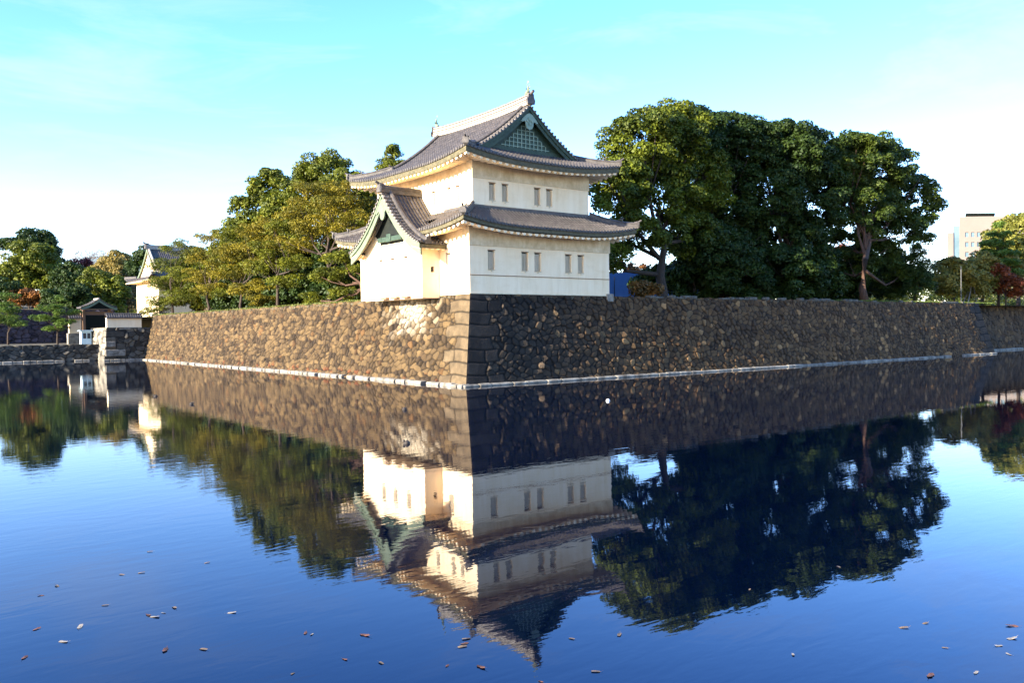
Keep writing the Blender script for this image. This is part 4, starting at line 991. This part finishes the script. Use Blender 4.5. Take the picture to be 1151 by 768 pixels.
# left hand side, behind the sunny wall
tree(camp, 'tall broadleaf tree just left of the watchtower roof', 'tree', [[10.0,43.7,23.0,3.9,2.4],[10.0,50.0,21.7,3.2,3.0],[10.0,39.1,19.5,3.6,3.2],[10.0,47.0,16.6,4.0,3.4],[10,36,14,3.5,3.0]], (10.5, 44, 6.7), G_MID, 51, tr=0.5, per=230, dens=2.8, cr=1.0, size=0.15)
tree(camp, 'second tall broadleaf tree left of the watchtower', 'tree', [[10.0,63.2,23.8,3.0,3.0],[10.0,67.7,20.6,3.9,3.6],[10.0,58.7,19.0,3.4,4.1],[10.0,64.6,15.2,4.3,3.3]], (10.8, 63, 6.7), G_MID, 52, tr=0.45, per=140, dens=2.8, cr=1.1, size=0.2)
tree(camp, 'rounded broadleaf tree behind the pines near the small far watchtower', 'tree', [[13.0,80.8,18.6,2.9,3.2],[13.0,83.9,15.0,4.1,3.8],[13.0,78,15.6,3.7,3.1]], (13, 82, 6.7), G_MID, 53, tr=0.4, per=130, dens=2.8, cr=1.2, size=0.22)
tree('conifer', 'conifer tip rising just behind the upper roof', 'tree', [[12.0,32.4,24.0,0.8,1.0],[12.0,33.2,22.6,1.4,0.9],[12.0,31.2,22.2,1.2,0.8],[12,32.4,20.4,2.0,1.4]], (12, 32.4, 6.7), G_MID, 54, tr=0.22, per=80, dens=4, cr=0.55, size=0.17, asp=0.3)
PP = dict(style='pine', per=150, size=0.16, asp=0.22)
tree('pine_tree', 'tall golden pine nearest the watchtower on the sunny wall', 'pine tree', [[5.0,35.0,19.6,2.6,1.0],[5.0,39.7,17.9,2.9,1.2],[5.0,30.7,17.4,2.7,1.1],[5.0,28.6,19.2,1.7,0.7],[5.0,35.1,15.4,3.4,1.2],[5.0,28.7,14.4,2.2,1.0],[5.0,41.1,14.2,2.5,1.0],[5.0,27.7,15.8,1.8,0.8]], (5, 34, 6.7), G_PINEG, 61, tr=0.28, **PP)
tree('pine_tree', 'low pine with thick leaning trunk against the white bay', 'pine tree', [[3.0,26.8,11.4,2.2,0.8],[3.0,24.0,10.0,1.4,0.7],[3.0,28.9,9.7,2.2,0.8],[2.2,24.4,7.7,1.6,0.7],[2.2,31.8,7.6,1.5,0.8]], (2.6, 20.9, 6.7), G_PINE, 62, tr=0.26, bark=M_BARKR, lean=(0.2, 1.6), fork=0.8, **PP)
P3=[[4.0,42.5,16.3,2.3,1.0],[4.0,46.6,14.1,2.6,1.1],[4.0,40.1,12.0,2.2,0.9],[4.0,49.5,12.1,2.4,1.0],[4.0,42.7,9.8,2.3,0.9]]
P4=[[4.0,53.7,16.7,2.0,1.1],[4.0,58.6,14.5,2.8,1.2],[4.0,51.8,12.3,2.2,1.0],[4.0,61.4,11.9,2.6,1.1],[4.0,55.0,9.6,2.5,1.0]]
P5=[[4.0,69.1,17.4,2.3,1.1],[4.0,72.3,15.1,2.8,1.3],[4.0,65.6,13.2,2.5,1.1],[4.0,74.1,12.2,2.9,1.2],[4.0,68.7,9.9,2.8,1.1]]
P6=[[3.6,84.0,17.2,2.3,1.3],[3.6,89.0,15.0,2.9,1.3],[3.6,81.7,13.1,2.7,1.2],[3.6,90.6,12.0,3.0,1.3],[3.6,84.2,9.8,2.9,1.1],[2.2,88.6,9.0,2.6,1.0],[0.8,88.5,7.4,2.2,0.8]]
for k, (e, lb, cc) in enumerate([(P3, 'front row golden pine just left of the tall pine on the sunny wall', G_PINE), (P4, 'front row golden pine in the middle of the sunny wall top', G_PINEG), (P5, 'front row golden pine right of the drooping pine on the sunny wall', G_PINEG), (P6, 'golden pine drooping over the far end of the sunny wall', G_PINE)]):
    b_ = np.array(e)[:, :2].mean(axis=0)
    tree('pine_tree', lb, 'pine tree', e, (3.2, b_[1], 6.7), cc, 63+k, tr=0.2, **PP)
tree('pine_tree', 'very small rounded pine at the edge of the sunny wall', 'pine tree', [[2.2,48.2,8.6,1.3,0.6],[2.2,47.0,7.8,1.5,0.6]], (2.4, 47.4, 6.7), G_PINEG, 70, tr=0.12, **PP)
for k, (y, lb) in enumerate([(27, 'shadowy shrub behind the leaning pine by the bay'), (36, 'shadowy shrub behind the tall golden pine'), (46, 'shadowy shrub behind the second golden pine'), (57, 'shadowy shrub behind the middle golden pine'), (69, 'shadowy shrub behind the fourth golden pine')]):
    tree('evergreen_bush', lb, 'bush', [[7.2, y, 9.4, 3.0, 3.0], [7.2, y+5, 9.0, 3.0, 2.6], [8.0, y+2, 12.0, 2.8, 2.6]], (7.2, y+2, 6.7), G_DARK, 80+k, 'shadowy shrubs behind the golden pines', tr=0.15, per=110, dens=3.6, cr=0.9, size=0.18)

tree(camp, 'rounded green tree behind the front row pine nearest the drooping pine', 'tree', [[9.0,72,17.8,3.4,3.0],[9.0,76,15.0,3.8,3.2],[9.5,67,16.5,3.5,3.5],[9,70,12,4,3.5]], (9.4, 71, 6.7), G_MID, 55, tr=0.35, per=130, dens=2.8, cr=1.1, size=0.2)
tree(camp, 'low green tree hiding the right side of the small far watchtower', 'tree', [[8.0,88,14.6,3.2,3.0],[8.0,93,13.4,3.0,3.0],[7.5,90,10.5,3.6,3.2],[8,84,11.5,3.5,3.5]], (8, 89, 6.7), G_MID, 56, tr=0.3, per=130, dens=2.8, cr=1.1, size=0.2)
tree('pine_tree', 'back row golden pine rising right of the middle front row pine', 'pine tree', [[5.5,50,17.5,2.6,1.1],[5.5,53,15.2,2.8,1.1],[5.5,47.5,14.6,2.4,1.0],[5.5,50.5,12.4,2.8,1.1],[5.5,52,9.8,2.6,1.0]], (5.2, 50.5, 6.7), G_PINEG, 57, tr=0.2, **PP)
tree('pine_tree', 'back row golden pine rising left of the middle front row pine', 'pine tree', [[5.5,64,17.4,2.6,1.1],[5.5,61,15.0,2.8,1.1],[5.5,66.5,14.6,2.6,1.0],[5.5,63,12.4,2.8,1.1],[5.5,65,9.8,2.8,1.0]], (5.2, 64, 6.7), G_PINE, 58, tr=0.2, **PP)
# far left
big = dict(per=110, dens=3.0, cr=1.5, size=0.30, limbs=False)
tree(camp, 'dark domed evergreen on the skyline at the far left', 'tree', [[2.0,209.6,29.3,5.3,3.2],[-1.5,212.3,27.2,5.3,3.4],[4.2,207.9,25.0,4.4,5.2],[0,210,20,6,5]], (1.5, 210, 11), G_DARK, 91, tr=0.6, **big)
tree(camp, 'large sunlit green tree at the left edge', 'tree', [[-5.2,164.6,20.8,5.2,4.0],[-7.9,166.8,17.3,5.2,3.6],[-2.9,162.9,16.8,4.0,3.6]], (-5, 165, 9.5), G_MID, 92, tr=0.5, **{**big, 'limbs': True, 'cr': 1.3, 'size': 0.25})
tree(camp, 'dark green tree between the left green tree and the brown wood', 'tree', [[-0.1,148.1,15.0,3.8,4.2],[-0.5,148.4,11.7,3.4,2.9]], (0, 148, 8.5), G_DARK, 93, tr=0.3, **{**big, 'cr': 1.2, 'size': 0.22})
tree('bare_tree', 'leafless brownish trees on the skyline left of the far watchtower', 'tree', [[20.2,233.4,27.6,4.8,2.9],[24.1,230.4,26.8,4.2,2.9],[22,232,22,6,4]], (22, 232, 11), G_BARE, 94, tr=0.4, per=90, dens=2.6, cr=1.5, size=0.22, asp=0.2)
tree(camp, 'yellow-brown autumn tree above the gate roof', 'tree', [[19.9,195.8,23.8,3.6,2.6],[15.0,178,19.5,5.0,3.8],[16.3,173.3,17.0,3.4,4.0]], (16, 180, 10), ((0.12, 0.10, 0.02), (0.30, 0.21, 0.05)), 95, tr=0.35, **{**big, 'cr': 1.2, 'size': 0.24})
tree('maple_tree', 'dark red maple crown below the leafless skyline trees', 'maple tree', [[11.9,208.3,22.8,3.8,2.1],[13,208,19.5,4.5,3]], (12, 208, 11), ((0.05, 0.01, 0.012), (0.13, 0.03, 0.03)), 96, tr=0.3, **big)
tree(camp, 'dark evergreen top right behind the far watchtower roof', 'tree', [[18.9,158.7,22.6,3.2,1.8],[21.4,156.7,22.2,2.6,2.0],[17.2,160.0,18.5,3.6,3.6],[22,157,17,4,4]], (19, 158, 7), G_DARK, 97, tr=0.3, **{**big, 'cr': 1.2, 'size': 0.22})
tree('maple_tree', 'low orange maple at the foot of the left green tree', 'maple tree', [[-9.9,143.1,11.4,3.2,1.8],[-7.1,140.9,10.9,2.1,1.4]], (-9, 142, 8.5), G_ORG, 98, tr=0.2, per=90, dens=3, cr=0.9, size=0.2)
tree(camp, 'olive green tree directly above the gate roof', 'tree', [[3.0,139.4,14.2,3.2,3.2],[5.8,137.2,12.8,3.4,3.0],[4.5,138,10,3.5,2.2]], (4.4, 138.4, 8.4), G_MID, 99, tr=0.25, **{**big, 'limbs': True, 'cr': 1.0, 'size': 0.2})
tree(camp, 'pale brown thinning tree beside the far watchtower wall', 'tree', [[12.9,150.7,12.4,3.6,3.2],[9.5,146,12.4,3.2,3.2]], (11, 148, 6.7), ((0.10, 0.075, 0.03), (0.20, 0.15, 0.06)), 100, tr=0.25, **{**big, 'cr': 1.1, 'size': 0.2})
tree(camp, 'small dark tree behind the inner wall near the booth', 'tree', [[-1.6,135.4,11.2,3.0,2.8],[-4.6,137,10.8,3,2.4]], (-2, 136, 8.5), G_DARK, 101, tr=0.2, **{**big, 'cr': 1.1, 'size': 0.2})
tree(camp, 'dark tree low at the left edge behind the inner wall', 'tree', [[-13,146,12,4,3],[-16,150,13,4,4]], (-14, 148, 8.5), G_DARK, 102, tr=0.3, **{**big, 'cr': 1.2, 'size': 0.22})
# a distant belt of trees closing the view behind everything
rng = np.random.default_rng(5); cl = []
for i in range(260):
    x = rng.uniform(-30, 130); y = 300+rng.uniform(-25, 25)-0.2*x; cl.append((x, y, rng.uniform(8, 20+4*math.sin(x*0.08)), 4, 4, 3.2))
V, F, c_ = leaf_cloud(cl, 90, 0.55, 0.6, G_MID, rng)
tag(np_mesh('distant_wood', V, F, M_LEAF, None, c_), 'distant wood closing the view behind the castle grounds', 'wood', kind='stuff')
rng = np.random.default_rng(9); cl = []
for i in range(420):
    x = rng.uniform(45, 330); y = 30+0.16*(x-45)+rng.uniform(-6, 6); cl.append((x, y, rng.uniform(7.5, 11.5+1.6*math.sin(x*0.21)+0.012*(x-45)), 2.2, 2.2, 1.8))
V, F, c_ = leaf_cloud(cl, 90, 0.30, 0.6, ((0.02, 0.035, 0.004), (0.09, 0.10, 0.012)), rng)
tag(np_mesh('distant_wood', V, F, M_LEAF, None, c_), 'low belt of green trees beyond the right hand row, seen in its gaps', 'wood', kind='stuff')
NG = dict(style='pine', per=120, size=0.14, asp=0.25, tr=0.14)
tree('clipped_pine', 'clipped layered pine between the left edge and the guard booth', 'pine tree', [[-11.2,97.3,9.6,1.3,0.5],[-12.0,97.9,8.3,1.9,0.5],[-10.4,96.7,7.6,1.9,0.5],[-12.7,98.4,6.6,1.9,0.5],[-10.5,96.7,5.9,1.9,0.5],[-11.6,97.6,5.0,1.8,0.4]], (-11.3, 97.4, 2.45), G_PGREEN, 111, **NG)
tree('clipped_pine', 'clipped layered pine standing at the left edge of the photo', 'pine tree', [[-16.9,106.8,10.4,1.6,0.6],[-18.1,107.7,8.9,2.2,0.6],[-16.3,106.3,8.1,2.0,0.6],[-17.3,107.1,6.6,2.4,0.6],[-15.4,105.6,5.8,1.5,0.5]], (-16.9, 106.8, 2.45), G_PGREEN, 112, **NG)

# ------------------------------------------------------------------ on the water
def duck(x, y, rz, label, white=False):
    r_ = empty('duck', label, 'duck', (x, y, 0), 'ducks on the moat')
    Md = noise_mat('duck_plumage', (0.5, 0.48, 0.45) if white else (0.02, 0.018, 0.016), (0.7, 0.68, 0.64) if white else (0.07, 0.05, 0.035), 8, 0.7)
    c_, s_ = math.cos(rz), math.sin(rz)
    k_ = 0.3 if white else 0.42; T = lambda a_, b_, z: (x+k_*(a_*c_-b_*s_), y+k_*(a_*s_+b_*c_), k_*z)
    mb = MB(); mb.tube([T(-0.30, 0, 0.10), T(-0.22, 0, 0.07), T(-0.05, 0, 0.05), T(0.12, 0, 0.05), T(0.2, 0, 0.10), T(0.22, 0, 0.19), T(0.24, 0, 0.25), T(0.30, 0, 0.25), T(0.33, 0, 0.24)], [0.015, 0.07, 0.12, 0.10, 0.055, 0.04, 0.055, 0.045, 0.02], 10)
    mb.build('body', Md, r_, smooth=True)
    mb = MB(); mb.tube([T(0.33, 0, 0.24), T(0.40, 0, 0.225)], [0.02, 0.012], 6); mb.build('bill', M_PALE, r_)
for (x, y, rz, lb, wt) in [(-13.5, -13.3, 0.5, 'dark duck swimming closest to the sunny wall corner', 0), (-20.1, -24.7, 2.6, 'dark duck swimming nearest the camera left of the tower reflection', 0), (-2.4, -17.0, 1.0, 'small pale duck on the dark water right of the wall corner', 1),
        (-20.8, -1.6, 0.2, 'dark duck on the water in front of the left wall', 0), (-20.7, 6.3, 2.9, 'dark duck farthest off near the left wall', 0)]:
    duck(x, y, rz, lb, bool(wt))
LV = [(-31.6,-34.6),(-32.1,-36.0),(-32.4,-35.9),(-33.0,-37.5),(-32.2,-38.3),(-32.6,-38.4),(-32.55,-38.55),(-32.4,-38.45),(-31.6,-39.1),(-34.0,-38.0),(-33.5,-38.3),(-32.8,-40.0),(-32.4,-40.3),(-34.3,-39.1),(-31.1,-40.6),(-31.05,-40.7),(-31.1,-41.8),(-31.8,-41.8),(-33.4,-35.9),(-33.7,-36.3),(-33.8,-38.8),(-31.0,-36.1),(-30.8,-42.2),(-30.2,-42.8),(-29.7,-42.4),(-29.62,-42.33),(-29.5,-42.2),(-29.9,-43.1),(-29.6,-43.9),(-28.4,-43.1),(-27.8,-43.4),(-30.5,-41.2),(-28.9,-44.1),(-24.2,-45.8),(-24.9,-46.4),(-25.9,-46.7),(-24.3,-46.8),(-23.9,-46.8),(-24.5,-47.0),(-25.4,-47.0),(-23.4,-46.6),(-24.6,-45.7),(-24.8,-43.3),(-22.6,-43.5),(-26.6,-45.3)]
M_FL = [noise_mat('fallen_leaf_'+n_, a_, b_, 20, 0.6) for n_, a_, b_ in (('tan', (0.10, 0.06, 0.03), (0.22, 0.15, 0.08)), ('russet', (0.10, 0.035, 0.015), (0.19, 0.08, 0.04)), ('pale', (0.2, 0.16, 0.11), (0.36, 0.3, 0.22)))]
rnd = random.Random(3); protos = []
for k in range(3):
    mb = MB(); n = 12; L_ = 0.075; vs = [(0, 0, 0.010)]
    for i in range(n):
        a_ = 2*PI*i/n; r_ = L_*(0.55+0.45*abs(math.cos(a_)))*(1+0.18*((i+k) % 2)); vs.append((r_*math.cos(a_)*1.15, r_*math.sin(a_)*0.7, 0.004+0.010*abs(math.sin(a_*1.0+k))))
    fs = [(0, 1+i, 1+(i+1) % n) for i in range(n)]
    vs += [(L_*1.2, 0.0, 0.01), (L_*1.9, 0.01, 0.022), (L_*1.9, 0.016, 0.022), (L_*1.2, 0.006, 0.01)]; fs.append((n+1, n+2, n+3, n+4))
    mb.add(vs, fs)
    me = bpy.data.meshes.new('floating_leaf'); me.from_pydata(mb.v, [], mb.f); me.materials.append(M_FL[k]); protos.append(me)
for i, (x, y) in enumerate(LV):
    k = rnd.choice((0, 0, 1, 2)); o = bpy.data.objects.new('floating_leaf', protos[k]); COL.objects.link(o)
    o.location = (x, y, 0.002); o.rotation_euler = (rnd.uniform(-0.1, 0.1), rnd.uniform(-0.1, 0.1), rnd.uniform(0, 6.28)); sc = rnd.uniform(0.4, 0.9); o.scale = (sc, sc, sc)
    tag(o, ('tan', 'russet', 'pale cream')[k] + ' fallen leaf floating on the dark blue water', 'leaf', ('tan', 'russet', 'pale')[k] + ' fallen leaves floating on the moat')
